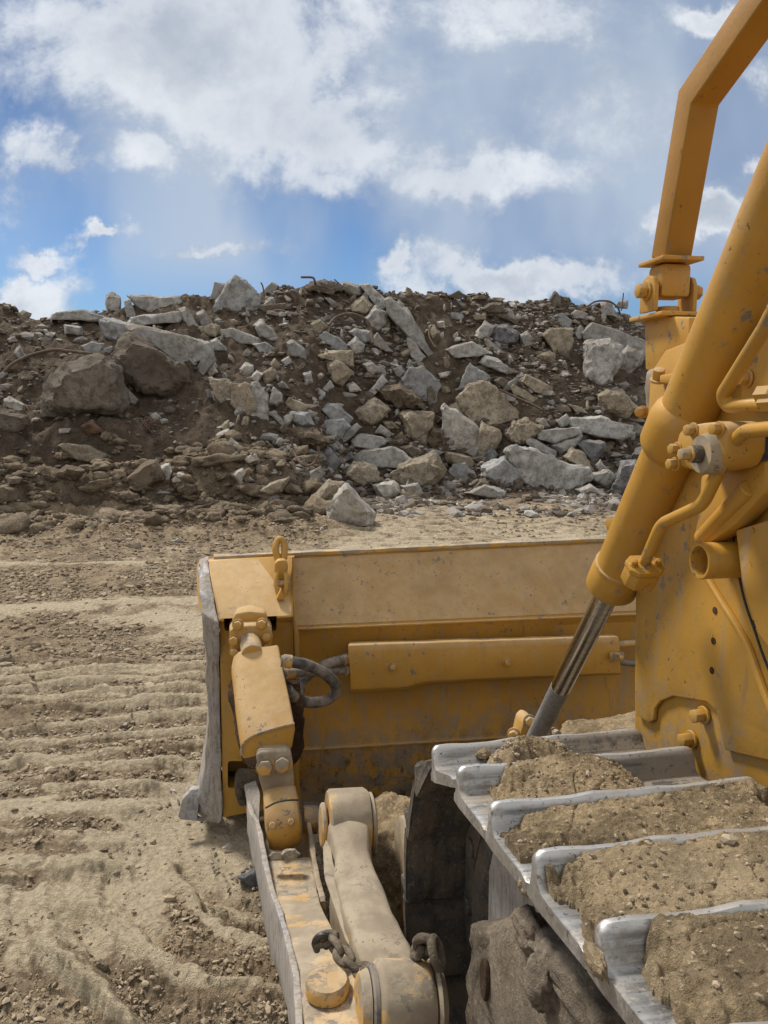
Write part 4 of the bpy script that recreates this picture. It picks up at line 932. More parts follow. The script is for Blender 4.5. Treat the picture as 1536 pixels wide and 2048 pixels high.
def samp_ground(rg, n):
    a = math.radians(YAW)+rg.uniform(-.56, .50, n*2); r = 1.9*np.exp(rg.uniform(0, math.log(14.5/1.9), n*2))
    X, Y = r*np.sin(a), r*np.cos(a)
    w_ = vnoise(X*1.3, Y*1.3, 5)*.6+vnoise(X*4, Y*4, 6)*.4
    # fewer on the pale, packed strips
    pk = np.zeros(X.shape)
    for pts, wd, dh, tn in STROKES:
        if tn > .6: pk = np.maximum(pk, np.exp(-(seg_dist(X, Y, Z(pts))/(wd*1.1))**2))
    ex, ey = PZ(440, 1700).xy; pk = np.maximum(pk, np.exp(-(((X-ex)/.45)**2+((Y-ey)/.55)**2)))
    ok = (rg.random(n*2) < ss(.3, .65, w_)*.9+.12) & (rg.random(n*2) > pk*.9)
    return X[ok][:n], Y[ok][:n]
scatter('gravel', 14000, samp_ground, lambda rg, X, Y: np.minimum(np.exp(rg.normal(0, .40, len(X))), 2.2)*.0036*np.hypot(X, Y)**.75, M['gravel'], 'loose crumbs of soil and small stones strewn over the graded ground', 1, 'gravel')
def samp_mound(rg, n):
    a = math.radians(YAW)+rg.uniform(-.60, .55, n*2); Y = rg.uniform(13.2, 21.2, n*2); X = Y*np.tan(a)
    w_ = vnoise(X*.8, Y*.8, 15)*.6+vnoise(X*3, Y*3, 16)*.4
    p_ = pxcol(X, Y)
    ok = rg.random(n*2) < (ss(.3, .7, w_)*.95+.1)*(.28+.72*ss(380, 620, p_))*(1-.7*(p_ < 600)*(Y < 16.5))
    return X[ok][:n], Y[ok][:n]
TV = V; TT = tone
def by_tone(lo, hi, floor, ymax=13.5, ymin=0., pat=(0., 1.)):
    def f(rg, n):
        az = np.arctan2(TV[:, 0], TV[:, 1])-math.radians(YAW)
        wgt = ss(hi, lo, TT)+floor
        wgt = wgt*(TV[:, 1] < ymax)*(TV[:, 1] > ymin)*(np.abs(az) < .56)*ss(pat[0], pat[1], vnoise(TV[:, 0]*2.1, TV[:, 1]*2.1, 307)*.5+vnoise(TV[:, 0]*6, TV[:, 1]*8, 308)*.5)
        k = rg.choice(len(TV), n, p=wgt/wgt.sum()); r = np.hypot(TV[k, 0], TV[k, 1])
        return TV[k, 0]+rg.normal(0, .002, n)*r, TV[k, 1]+rg.normal(0, .002, n)*r, TV[k, 2]
    return f
def berm(rg, n):
    px_ = rg.uniform(-60, 640, n*2); Y = rg.uniform(12.6, 15.6, n*2); az = np.arctan((px_-768)/FPX)+math.radians(YAW); X = Y*np.tan(az)
    ok = vnoise(X*1.4, Y*1.4, 401)*.6+vnoise(X*4, Y*4, 402)*.4 > .42
    return X[ok][:n], Y[ok][:n]
cr, nt, b = mat('soil_crumbs'); g = nt.n.new('ShaderNodeNewGeometry'); ri = g.outputs['Random Per Island']
nt.put(b.inputs['Base Color'], nt.mix(nt.ramp(ri, 0, 1, smooth=False), (.15, .11, .07), (.40, .325, .225))); nt.put(b.inputs['Roughness'], 1.); M['crumb'] = cr
scatter('soil_clods', 9000, by_tone(.05, .35, .01, pat=(.25, .6)), lambda rg, X, Y: np.minimum(np.exp(rg.normal(0, .4, len(X))), 1.9)*.0042*np.hypot(X, Y)**.85, M['crumb'], 'broken brown clods heaped between the pale track ribs', 9, 'clods')
scatter('berm_clods', 1100, by_tone(-9, 9, 1., 15.6, 12.2, pat=(.35, .65)) if False else (lambda rg, n: berm(rg, n)), lambda rg, X, Y: np.minimum(np.exp(rg.normal(0, .6, len(X)))*.070, .30), M['berm'], 'loose lumps of earth making up the low bank at the left foot of the pile', 10, 'clods', True)
scatter('soil_crumbs', 80000, by_tone(.10, .45, .035, pat=(.15, .55)), lambda rg, X, Y: np.exp(rg.normal(0, .4, len(X)))*.0027*np.hypot(X, Y)**.8, M['crumb'], 'fine brown crumbs of earth broken up by the tracks', 6, 'gravel')
scatter('slope_gravel', 26000, samp_mound, lambda rg, X, Y: np.minimum(np.exp(rg.normal(0, .65, len(X)))*.036, .17), M['gravel2'], 'small stones and crumbs covering the soil between the rubble blocks', 2, 'gravel')

# ------------------------------------------------------------------ bars and wires sticking out of the pile
def bar(zone, pts, r, lab, col='rebar', pull=.35):
    q = [(zone+x/3.072, 530+y/3.072) for x, y in pts]
    ts = [hit(*p) for p in q]; good = [t for t in ts if t]; base = min(good) if good else 20.0
    P = [PD(x, y, min(base+.3, (t or base))-pull) for (x, y), t in zip(q, ts)]
    o = link('rebar', tube(P, r, 8), M[col], ang=60); tag(o, lab, 'rebar', 'bent reinforcing bars in the rubble')
bar(A, [(25,655),(90,600),(200,550),(330,522),(430,530),(560,545)], .035, 'long bent rusty bar arching over the left side of the pile', pull=.5)
bar(B, [(790,370),(830,325),(900,300),(960,305),(1030,345),(1050,400),(1062,480)], .032, 'thick brown bar bent in an arch near the middle of the crest', pull=.5)
bar(B, [(620,75),(690,77),(705,100),(715,140),(735,170)], .028, 'hooked bar pointing left above the middle of the crest')
bar(B, [(375,108),(385,130),(392,165),(395,200)], .018, 'thin short bar standing on the crest right of the pointed slab')
bar(B, [(825,88),(850,110),(880,135)], .018, 'short thin bar slanting down to the crest hump')
bar(B, [(555,1065),(575,1130),(600,1195),(650,1235),(700,1215),(730,1165),(725,1115)], .022, 'wire hanging in a loop low on the pile above the berm', pull=.6)
bar(B, [(1425,370),(1408,400),(1412,450),(1445,505)], .022, 'curved wire on bare soil right of the diagonal beam', pull=.3)
bar(C_, [(1150,255),(1200,225),(1260,220),(1300,230),(1340,265),(1350,300)], .025, 'thin arched bar above the right crest block')
bar(C_, [(1373,172),(1368,220),(1360,280)], .016, 'thin straight bar standing at the right end of the crest')
bar(C_, [(610,765),(720,815),(800,850),(875,890)], .025, 'straight thin bar lying on the slope right of the big tan slab', pull=.5)
# reddish tangle of roots on the bare soil
tt_ = hit(302, 858); bm = bmesh.new(); rg = random.Random(4)
for k in range(16):
    c0 = PD(302+rg.uniform(-14, 14), 858+rg.uniform(-16, 14), tt_-.12)
    P = [c0+Vector((rg.uniform(-.2, .2), rg.uniform(-.12, .1), rg.uniform(-.18, .18))) for _ in range(4)]
    tube(P, .012, 5, bm, smooth=5)
tag(link('root_tangle', bm, M['rebar']), 'reddish tangle of roots on the bare soil below the brown boulder', 'roots')
# ================================================================== bulldozer
ROOT = empty('bulldozer', (1.9, 1.2, 0), 'yellow crawler bulldozer with dusty blade, chrome lift cylinder and mud-caked track', 'bulldozer')
def part(name, bm, m, parent=ROOT, **k): return link(name, bm, M[m], parent, **k)
def lerp(a, b, t): return a+(b-a)*t

# ---- blade: rolled rear sheet lofted from the left box to the far right end
BL_PROF = [((590,1112),(1205,1083),4.24,4.24),((590,1117),(1205,1088),4.24,4.24),((590,1252),(1205,1225),4.02,4.02),((590,1258),(1205,1231),4.015,4.015),((590,1276),(1205,1246),4.05,4.05),
           ((590,1380),(1205,1352),4.09,4.09),((590,1494),(1205,1456),4.05,4.05),((590,1500),(1205,1462),4.035,4.035),((590,1560),(1205,1520),4.07,4.07),((590,1604),(1205,1566),4.16,4.16)]
def blade_ring(X):
    r = []
    for a, b, ya, yb in BL_PROF:
        p = PY(*a, ya); q = PY(*b, yb); t = (X-p.x)/(q.x-p.x); r.append(lerp(p, q, t))
    top, bot = r[0], r[-1]
    return r+[bot+Vector((0, .12, -.03)), lerp(bot, top, .35)+Vector((0, .22, 0)), lerp(bot, top, .7)+Vector((0, .16, 0)), top+Vector((0, .05, .0))]
bm = loft([blade_ring(x) for x in np.linspace(.19, 4.05, 40)], bv=0)
blade = part('blade', bm, 'y_blade', ang=25)
# the dusty upper panel is its own sheet standing 3 mm proud
def quadstrip(X0, X1, i0, i1, off=.003, n=24):
    b2 = bmesh.new(); rows = []
    for x in np.linspace(X0, X1, n):
        r = blade_ring(x); rows.append([b2.verts.new(r[i]+Vector((0, -off, off))) for i in range(i0, i1+1)])
    for a, b in zip(rows, rows[1:]):
        for i in range(len(a)-1): b2.faces.new((a[i], b[i], b[i+1], a[i+1]))
    r = bmesh.ops.extrude_face_region(b2, geom=b2.faces); bmesh.ops.translate(b2, verts=[v for v in r['geom'] if isinstance(v, bmesh.types.BMVert)], vec=(0, .002, -.002))
    bmesh.ops.recalc_face_normals(b2, faces=b2.faces); return b2
bmx = quadstrip(.215, 4.03, 1, 2)
part('upper_panel', bmx, 'y_bladetop', blade)
# weld seams and cutting edge strip
bm = bmesh.new()
P0, P1 = blade_ring(.2), blade_ring(4.0)
for i in (3, 7):
    seam = [lerp(P0[i], P1[i], t)+Vector((0, -.002, mnoise.noise(Vector((t*60, i, 0)))*.003)) for t in np.linspace(0, 1, 120)]
    tube(seam, .008, 6, bm, smooth=0)
part('weld_seam', bm, 'y_guard', blade)
bm = bmesh.new(); e = [P0[0]+Vector((0, .02, .012)), P1[0]+Vector((0, .02, .012))]
loft([[p+Vector(q) for q in ((0, -.028, -.012), (0, .03, -.012), (0, .03, .008), (0, -.028, .008))] for p in [lerp(e[0], e[1], t) for t in np.linspace(-.105, 1, 60)]], bm=bm, bv=.002)
roughen(bm, .006, 30)
part('top_edge', bm, 'y_dirty', blade)
bm = bmesh.new(); e = [P0[-5]+Vector((-.4, .03, -.10)), P1[-5]+Vector((0, .03, -.10))]
loft([[p+Vector(q) for q in ((0, 0, -.16), (0, .04, -.16), (0, .04, .16), (0, 0, .16))] for p in e], bm=bm, bv=.005)
part('cutting_edge', bm, 'worn', blade)
# ---- left end box of the blade
def lp(y): return [(413,1119),(438,1238),(440,1262),(444,1632)]
Lf = [PY(414,1121,4.21), PY(437,1238,3.84), PY(438,1242,3.835), PY(439,1247,3.90), PY(443,1480,3.95), PY(446,1636,3.96)]
Rt = [PY(586,1112,4.21), PY(586,1230,3.84), PY(587,1234,3.835), PY(587,1243,3.90), PY(592,1480,3.95), PY(600,1604,3.96)]
bk = Vector((0, .34, 0))
rings = []
for t in (0, 1):
    S = [lerp(a, b, t) for a, b in zip(Lf, Rt)]
    rings.append(S+[S[-1]+Vector((0, .24, .0)), S[3]+bk, S[0]+Vector((0, .06, 0))])
bm = loft(rings, bv=.006)
endbox = part('end_box', bm, 'y_clean', blade)
# real slots cut through the box face
def cut(o, pxs, Y0, depth):
    b2 = plate(pxs, Y0, depth, bv=0)
    me = bpy.data.meshes.new('c'); b2.to_mesh(me); b2.free(); c = bpy.data.objects.new('c', me); COL.objects.link(c)
    c.location = (0, 0, 0)
    md = o.modifiers.new('b', 'BOOLEAN'); md.operation = 'DIFFERENCE'; md.object = c; md.solver = 'EXACT'
    bpy.context.view_layer.update()
    dg = bpy.context.evaluated_depsgraph_get(); ne = bpy.data.meshes.new_from_object(o.evaluated_get(dg)); o.modifiers.clear()
    o.data = ne; bpy.data.objects.remove(c)
def rrect(x0, y0, x1, y1, r=6):
    o_ = []
    for (cx, cy_, a) in ((x1-r, y1-r, 0), (x0+r, y1-r, 90), (x0+r, y0+r, 180), (x1-r, y0+r, 270)):
        for k in range(4):
            t = math.radians(a+k*30); o_.append((cx+r*math.cos(t), cy_+r*math.sin(t)))
    return o_
cut(endbox, rrect(446,1245,556,1286), 3.7, .42); cut(endbox, rrect(454,1549,500,1606), 3.8, .32)
# near-black sheets behind the slots, painting the shade inside them
part('slot_shade', plate(rrect(444,1242,558,1292), 4.08, .004, 0), 'black', endbox)
part('slot_shade', plate(rrect(450,1544,504,1610), 4.09, .004, 0), 'black', endbox)
part('panel_rim', plate([(583,1114,4.18),(589,1112,4.18),(590,1236,3.825),(598,1268,3.9),(600,1600,3.93),(595,1600,3.93),(588,1268,3.9),(583,1232,3.825)], 4, .02, .002), 'y_guard', endbox)
part('upper_panel', plate([(418,1122,4.205),(582,1115,4.205),(584,1230,3.842),(441,1237,3.842)], 4, -.003, 0), 'y_guard', endbox)
# worn wing behind the left edge, flaring at its foot
edge = [((395,1138,4.20),(415,1120,4.20)),((398,1185,4.0),(427,1190,3.98)),((403,1225,3.92),(437,1245,3.83)),((412,1330,3.95),(439,1330,3.92)),((416,1440,3.97),(441,1440,3.93)),((410,1520,4.0),(442,1530,3.94)),
        ((399,1580,4.02),(443,1580,3.94)),((388,1622,4.05),(445,1625,3.94)),((412,1640,4.03),(444,1640,3.94)),((430,1646,4.0),(440,1646,3.95))]
rings = []
for a, b in edge:
    pa = PY(*a); pb = PY(*b); pm_ = lerp(pa, pb, .5)+Vector((0, -.012, 0))
    rings.append([pa, pm_, pb, pb+Vector((0, .12, 0)), pa+Vector((-.01, .30, 0))])
bm = loft([[Vector(p) for p in r] for r in rings], bv=.006); roughen(bm, .010, 16, 3)
part('wing', bm, 'worn', blade, ang=50)
bm = plate([(356,1634,3.99),(364,1600,4.02),(382,1580,4.05),(400,1577,4.06),(398,1600,4.02),(394,1640,3.98),(410,1644,3.97),(360,1640,3.98)], 4, .05, .005); roughen(bm, .004, 25, 1)
part('end_bit', bm, 'worn', blade, ang=50)
bm = plate([(393,1136,4.22),(398,1128,4.22),(404,1200,4.0),(405,1232,3.95),(398,1215,4.0),(394,1180,4.12)], 4.1, .05, .003)
part('wing_lip', bm, 'y_clean', blade)

# ---- tilt cylinder bearing cap on the box
cap = plate([(465,1240),(472,1226),(500,1222),(530,1226),(536,1240),(534,1258),(466,1260)], 3.80, .16, .012)
box_ = plate([(458,1262),(470,1252),(536,1250),(545,1262),(544,1292),(535,1303),(470,1312),(460,1296)], 3.72, .18, .014)
me = bpy.data.meshes.new('t'); box_.to_mesh(me); box_.free(); cap.from_mesh(me); roughen(cap, .003, 18, 1)
bearing = part('bearing_cap', cap, 'bolt', blade, ang=45)
for (x, y) in ((476,1249),(524,1247),(469,1280),(534,1272),(471,1303),(532,1296)):
    part('bolt', hexbolt(PY(x, y, 3.73), (-.1, -1, .1), .022, .034), 'bolt', bearing)
a = PY(498,1268,3.80); b_ = PY(505,1310,3.60)
part('ball_stud', cyl(a, b_, .052, bm=None), 'y_dirty', bearing)
# ---- tilt cylinder
tilt_rod = part('rod', cyl(PY(500,1278,3.76), PY(509,1318,3.64), .040), 'chrome', ROOT)
def darc(x0, y0, x1, y1, xt, yt, Y):
    return [PY(x, y, Y) for x, y in ()]
far = [(462,1352),(462,1330),(466,1313),(478,1302),(495,1297),(520,1292),(556,1288),(559,1300),(566,1352)]
near = [(484,1520),(483,1500),(486,1488),(498,1476),(520,1466),(555,1455),(589,1447),(590,1462),(584,1500)]
fr = [PY(x, y, 3.62) for x, y in far]; nr = [PY(x, y, 3.22) for x, y in near]
guard_bm = loft([fr, [lerp(a, b, .5)+Vector((0, 0, .004)) for a, b in zip(fr, nr)], nr], bv=.010, seg=3)
roughen(guard_bm, .004, 6, 1)
guard = part('cylinder_guard', guard_bm, 'y_guard', ROOT, ang=40)
lip = [PY(x, y, 3.215) for x, y in [(484,1510),(483,1499),(487,1487),(498,1476),(520,1466),(555,1455),(589,1447)]]
part('weld_bead', tube(lip, .006, 8), 'y_dirty', guard)
bm = plate([(455,1380,3.7),(475,1370,3.6),(600,1370,3.5),(607,1440,3.42),(603,1520,3.4),(590,1545,3.36),(560,1545,3.34),(490,1540,3.4),(468,1450,3.6)], 3.5, .12, .02); roughen(bm, .018, 8, 3)
part('cylinder_barrel', bm, 'rust', guard, ang=60)
# rod end block with two big bolts
bm = plate([(512,1510),(520,1504),(575,1500),(583,1508),(588,1560),(590,1620),(545,1640),(530,1600),(518,1560)], 3.16, .16, .014); roughen(bm, .005, 12, 1)
cl = part('rod_end_block', bm, 'y_muddy', ROOT, ang=45)
for x, y in ((532,1533),(566,1527)):
    part('bolt', hexbolt(PY(x, y, 3.165), (-.15, -1, .25), .033, .035), 'y_dirty', cl)
# rounded rod eye sitting in the channel of the arm
def barrelpx(xa, xb, ya, yb, Y, name, m, parent=ROOT, bulge=1.0, r=None):
    pass
eye = bmesh.new()
e0 = PY(530,1640,3.12); e1 = PY(600,1628,3.12)
lathe(e0, e1, [(0, .06), (.05, .115), (.16, .125), (.5, .130), (.84, .125), (.95, .115), (1, .06)], 36, eye)
roughen(eye, .003, 10)
eyeo = part('rod_eye', eye, 'y_guard', ROOT, ang=50)
part('eye_split', lathe(lerp(e0, e1, -.02), lerp(e0, e1, 1.02), [(0, .1), (.02, .112), (.5, .1325), (.98, .112), (1, .1)], 36) if False else tube([PY(531,1616,3.0),PY(550,1606,2.985),(PY(565,1602,2.98)),PY(582,1600,2.985),PY(597,1600,3.0)], .004, 6), 'bolt_dark', eyeo)
for x, y in ((545,1651),(582,1644)): part('bolt', cyl(PY(x, y, 3.0), PY(x, y, 2.985), .014, 14), 'bolt', eyeo)
# ---- lower blade bracket at left
bm = plate([(468,1570),(476,1560),(500,1556),(516,1570),(520,1600),(512,1632),(496,1630),(488,1612),(474,1606)], 3.84, .14, .014); roughen(bm, .008, 12, 1)
lb = part('lower_bracket', bm, 'mudgrey', blade, ang=50)
for x, y in ((480,1582),(486,1600)): part('bolt', hexbolt(PY(x, y, 3.85), (-.2, -1, .1), .020, .03), 'mudgrey', lb)

# ---- lifting shackle at the blade top
bm = bmesh.new()
tube([PY(556,1120,4.12),PY(551,1098,4.14),PY(555,1082,4.16),PY(563,1079,4.16),PY(569,1090,4.15),PY(568,1118,4.12)], .019, 10, bm)
sh = part('lifting_shackle', bm, 'y_clean', blade)
part('shackle_body', plate([(549,1128),(556,1120),(572,1120),(577,1132),(574,1150),(569,1160),(555,1160),(549,1148)], 4.02, .06, .012), 'y_clean', sh)
part('shackle_pin', cyl(PY(547,1168,3.99), PY(579,1166,3.99), .017), 'y_dirty', sh)
part('shackle_link', tube([PY(554,1146,4.0),PY(552,1160,3.98),PY(554,1180,3.96),PY(562,1198,3.95),PY(571,1180,3.96),PY(573,1160,3.98),PY(571,1146,4.0)], .012, 10), 'y_clean', sh)
part('shackle_foot', plate([(552,1200),(562,1178),(570,1200)], 3.90, .08, .006), 'y_clean', sh)

# ---- hydraulic hoses and their long cover on the blade
cv_prof = [((699,1284),(1218,1268),4.02),((696,1290),(1238,1272),3.90),((698,1306),(1240,1286),3.885),((701,1368),(1240,1346),3.90),((703,1378),(1240,1349),3.94)]
rings = []
for t in np.linspace(0, 1, 26):
    r = []
    for i, (a, b, Y) in enumerate(cv_prof):
        p = lerp(PY(*a, Y), PY(*b, Y), t)
        if i >= 3: p = p+Vector((0, 0, -.0 if t > .25 else -.030*(1-max(0, (t-.22)/.03)) if t > .22 else -.030))
        r.append(p)
    rings.append(r+[r[-1]+Vector((0, .02, .03)), r[0]+Vector((0, .02, -.03))] )
hc_bm = loft(rings, bv=.006); roughen(hc_bm, .004, 5)
cover = part('hose_cover', hc_bm, 'y_guard', blade, ang=40)
for x, y in ((784,1333),(1013,1323)): part('bolt', hexbolt(PY(x, y, 3.893), (0, -1, .05), .018, .022), 'y_dirty', cover)
br = part('clip', plate([(1221,1307),(1249,1306),(1249,1322),(1222,1323)], 3.86, .02, .003), 'y_dirty', cover)
part('bolt', hexbolt(PY(1240,1314,3.86), (0, -1, .05), .012, .018), 'y_dirty', cover)
H = lambda L: [PY(*p) for p in L]
part('hose', tube(H([(562,1322,3.45),(585,1324,3.45),(620,1332,3.50),(655,1352,3.55),(671,1372,3.6),(668,1390,3.62),(645,1403,3.62),(612,1404,3.58),(590,1395,3.5),(575,1380,3.45)]), .027, 14), 'rubber', ROOT)
part('hose', tube(H([(720,1317,3.98),(690,1320,3.95),(660,1326,3.85),(625,1344,3.75),(604,1362,3.7),(598,1384,3.66),(590,1400,3.6)]), .027, 14), 'rubber', ROOT)
part('hose', tube(H([(565,1348,3.5),(590,1346,3.55),(620,1343,3.62),(660,1342,3.85),(715,1340,3.99)]), .022, 14), 'rubber', ROOT)
part('hose', tube(H([(1230,1290,3.97),(1262,1287,3.97),(1330,1284,3.97)]), .02, 12), 'y_dirty', blade)
part('hose', tube(H([(1230,1320,3.97),(1262,1326,3.97),(1330,1330,3.97)]), .02, 12), 'rubber', blade)

for a_, b_, r_ in (((704,1317,3.96),(684,1321,3.93),.032),((712,1340,3.97),(690,1341,3.92),.027),((566,1322,3.45),(584,1324,3.45),.032),((568,1348,3.5),(586,1346,3.54),.027)):
    part('hose_ferrule', cyl(PY(*a_), PY(*b_), r_, 16), 'y_dirty', ROOT)
# ---- channel arm at lower left
def arm_ring(pts, ys): return [PY(x, y, Y) for (x, y), Y in zip(pts, ys)]
YF, YM, YN = 3.42, 2.62, 1.78
# floor and near boxed part
top = [[(531,1722,2.95),(622,1712,2.95)],[(545,1775,2.72),(632,1768,2.72)],[(565,1820,2.5),(640,1806,2.5)],[(582,1880,2.22),(668,1862,2.22)],[(598,1940,1.98),(702,1925,1.98)],[(603,2000,1.80),(735,1985,1.80)],[(610,2080,1.62),(745,2075,1.62)]]
rings = []
for a, b in top:
    pa, pb = PY(*a), PY(*b); dz = Vector((0, 0, -.20)); rings.append([pa, pb, pb+dz, pa+dz])
bm = loft(rings, bv=.008); roughen(bm, .0035, 14, 2)
arm = part('push_arm', bm, 'y_dirty', ROOT, ang=40)
lf_top = [(500,1634,3.5),(507,1628,3.4),(516,1636,3.2),(522,1650,3.1),(531,1690,2.92),(545,1770,2.66),(563,1822,2.48),(572,1850,2.36)]
lf_bot = [(497,1670,3.45),(505,1700,3.3),(512,1740,3.12),(522,1780,2.92),(535,1830,2.66),(552,1890,2.46)]
pts = [PY(*p) for p in lf_top]
lo = [PY(x-22+i*3, y+70+i*6, Y) for i, (x, y, Y) in enumerate([(520,1640,3.4),(531,1680,3.1),(548,1760,2.75),(575,1850,2.36)])]
def ribbon(topl, depthz, th, m, parent, name, bot=None):
    rings = []
    for i, p in enumerate(topl):
        q = p+Vector((0, 0, -depthz[i] if hasattr(depthz, '__len__') else -depthz)); s = Vector((th, 0, 0))
        rings.append([p, p+s, q+s, q])
    b2 = loft(rings, bv=.004); roughen(b2, .004, 14, 2)
    return part(name, b2, m, parent, ang=45)
# outer cheek, standing above the floor at the far end and running down the whole arm
oc = [PY(502,1602,3.62),PY(510,1628,3.40),PY(520,1640,3.22),PY(526,1668,3.05),PY(538,1730,2.82),PY(552,1785,2.62),PY(566,1822,2.47),PY(585,1885,2.2),PY(601,1948,1.96),PY(606,2010,1.79),PY(612,2090,1.6)]
ribbon([p+Vector((-.022, 0, .004)) for p in oc], [.16,.22,.26,.28,.28,.26,.24,.23,.23,.23,.23], .02, 'worn', arm, 'outer_cheek')
ic = [PY(604,1622,3.24),PY(612,1640,3.15),PY(618,1680,3.0),PY(625,1730,2.84),PY(633,1770,2.70),PY(641,1803,2.55)]
ribbon(ic, [.30,.30,.26,.2,.15,.1], .020, 'y_dirty', arm, 'inner_cheek')
part('cheek_boss', cyl(PY(606,1640,3.2), PY(626,1640,3.2)+Vector((.02, 0, 0)), .06), 'y_dirty', arm)
# dark pocket plate between cheeks under the eye
part('channel_web', plate([(508,1650,3.45),(604,1640,3.45),(608,1720,3.25),(530,1722,3.25)], 3.4, .03, .004), 'mudgrey', arm)
part('link_plate', plate([(488,1574,3.78),(512,1566,3.78),(520,1590,3.5),(518,1640,3.40),(506,1690,3.36),(500,1640,3.5),(494,1610,3.7)], 3.6, .03, .006), 'worn', arm)
# capped pin
c0 = PY(655,1962,1.80)-Vector((0, 0, .068)); up = Vector((0, 0, 1))
capx = lathe(c0-up*.06, c0+up*.075, [(0, .054), (.05, .058), (.62, .058), (.66, .050), (.70, .050), (.73, .057), (.93, .057), (1, .050)], 40); roughen(capx, .0015, 25)
pin = part('pin_cap', capx, 'y_dirty', arm, ang=40)
# two clods in the channel
for i, (x, y, r) in enumerate(((553,1712,13),(580,1708,16))):
    q = [(x+r*math.cos(a)*1.2, y+r*.7*math.sin(a)) for a in np.linspace(0, 6.28, 7)[:-1]]
    bm_, s_ = rock_bm(q, 3.02, 'chunk', .4, 50+i); tag(link('stone', bm_, M['r_tan']), ['smaller grey-brown stone caught in the channel of the push arm', 'larger grey-brown stone caught in the channel of the push arm'][i], 'stone')

# ---- broad diagonal arm with round eye
sec = [[(655,1640,2.75),(736,1636,2.75)],[(672,1700,2.62),(738,1700,2.62)],[(668,1745,2.5),(752,1738,2.5)],[(680,1790,2.36),(772,1782,2.36)],[(700,1850,2.18),(794,1838,2.18)],[(716,1900,2.04),(820,1885,2.04)],[(730,1960,1.92),(842,1940,1.92)],[(740,2030,1.80),(850,2020,1.80)]]
rings = []
for i, (a, b) in enumerate(sec):
    pa, pb = PY(*a), PY(*b); k = .10+.05*min(i, 4)
    mid = lerp(pa, pb, .5)+Vector((0, -.005, .012))
    rings.append([pa, mid, pb, pb+Vector((.02, .05, -k)), pa+Vector((-.02, .03, -k-.05))])
bm = loft(rings, bv=.018, seg=3); roughen(bm, .006, 9, 2)
ba = part('brace_arm', bm, 'y_muddy', ROOT, ang=60)
e0 = PY(655,1650,2.84); e1 = PY(735,1645,2.84)
eb = lathe(e0, e1, [(0, .05), (0.001, .125), (.06, .135), (.9, .135), (1, .125), (1.001, .06)], 40); roughen(eb, .002, 12)
part('eye_ring', eb, 'y_dirty', ba, ang=40)
part('eye_flange', cyl(lerp(e0, e1, -.18), lerp(e0, e1, -.03), .085, 30, bv=.01), 'y_dirty', ba)
part('eye_shoulder', cyl(lerp(e0, e1, 1.0), lerp(e0, e1, 1.16), .115, 30, bv=.015), 'y_muddy', ba)
# side web in shade and curved guard plate behind
part('side_web', plate([(646,1670,2.9),(656,1650,2.85),(668,1745,2.55),(706,1850,2.22),(716,1920,2.08),(690,1880,2.2),(650,1760,2.5)], 2.6, .04, .004), 'y_muddy', ba)
bm = bmesh.new()
cc = PY(860,1745,2.62)
lathe(cc+Vector((-.10, 0, 0)), cc+Vector((.16, 0, 0)), [(0, .20), (.02, .21), (.98, .21), (1, .20)], 40, bm)
part('curved_guard', bm, 'y_muddy', ROOT, ang=40)
# ---- trunnion ball cap beside the track
e0 = PY(748,2012,1.72); e1 = PY(862,2006,1.72)
tb_ = lathe(e0, e1, [(0, .05), (.001, .092), (.06, .102), (.12, .104), (.86, .100), (.97, .092), (1, .06)], 44); roughen(tb_, .003, 9)
tr = part('trunnion_cap', tb_, 'y_dirty', ROOT, ang=50)
part('seal_ring', lathe(e0+(e1-e0)*-.10, e0, [(0, .088), (.3, .093), (1, .093)], 40), 'rubber', tr)
part('trunnion_collar', lathe(e0+(e1-e0)*-.30, e0+(e1-e0)*-.10, [(0, .05), (.15, .074), (.9, .084), (1, .075)], 40), 'y_dirty', tr)
bm = lathe(e1, e1+(e1-e0)*.16, [(0, .095), (.3, .100), (1, .08)], 40); roughen(bm, .003, 10)
part('side_flange', bm, 'y_muddy', tr)
bm = plate([(612,2035,1.74),(700,2015,1.74),(736,1985,1.74),(745,2090,1.66),(612,2090,1.66)], 1.7, .1, .02); roughen(bm, .003, 10, 1)
part('trunnion_fork', bm, 'y_dirty', tr, ang=50)
# ---- chains
def chain(name, path, r, w_, label_parent, m):
    P = catmull([PY(*p) for p in path], 14)
    L = [0]
    for a, b in zip(P, P[1:]): L.append(L[-1]+(b-a).length)
    step = w_*1.55; k = 0; b3 = bmesh.new(); s = step*.4
    while s < L[-1]:
        i = max(j for j in range(len(L)) if L[j] <= s); i = min(i, len(P)-2)
        p = lerp(P[i], P[i+1], (s-L[i])/max(1e-6, L[i+1]-L[i])); t = (P[i+1]-P[i]).normalized()
        u = t.cross(Vector((.3, 1, .2))).normalized(); v = t.cross(u)
        a = u if k % 2 else v
        a = (a+v*.25*(-1 if k % 3 else 1)).normalized()
        oval = [p+t*(math.cos(q)*w_*1.05)+a*(math.sin(q)*w_*.62) for q in np.linspace(0, 2*math.pi, 17)]
        tube(oval, r, 8, b3, smooth=0); k += 1; s += step
    return part(name, b3, m, label_parent, ang=60)
chain('chain', [(640,1884,1.98),(655,1878,1.98),(672,1895,1.94),(690,1915,1.9),(708,1935,1.86),(728,1945,1.82),(742,1952,1.78)], .0105, .029, arm, 'mudgrey')
part('chain_lug', tube([PY(634,1900,2.0),PY(630,1884,1.98),(PY(642,1872,1.97)),PY(656,1876,1.97),PY(652,1894,1.98)], .010, 8), 'bolt_dark', arm)
part('chain_lug', plate([(636,1898),(642,1878),(655,1880),(651,1898)], 1.97, .02, .003), 'y_clean', arm)
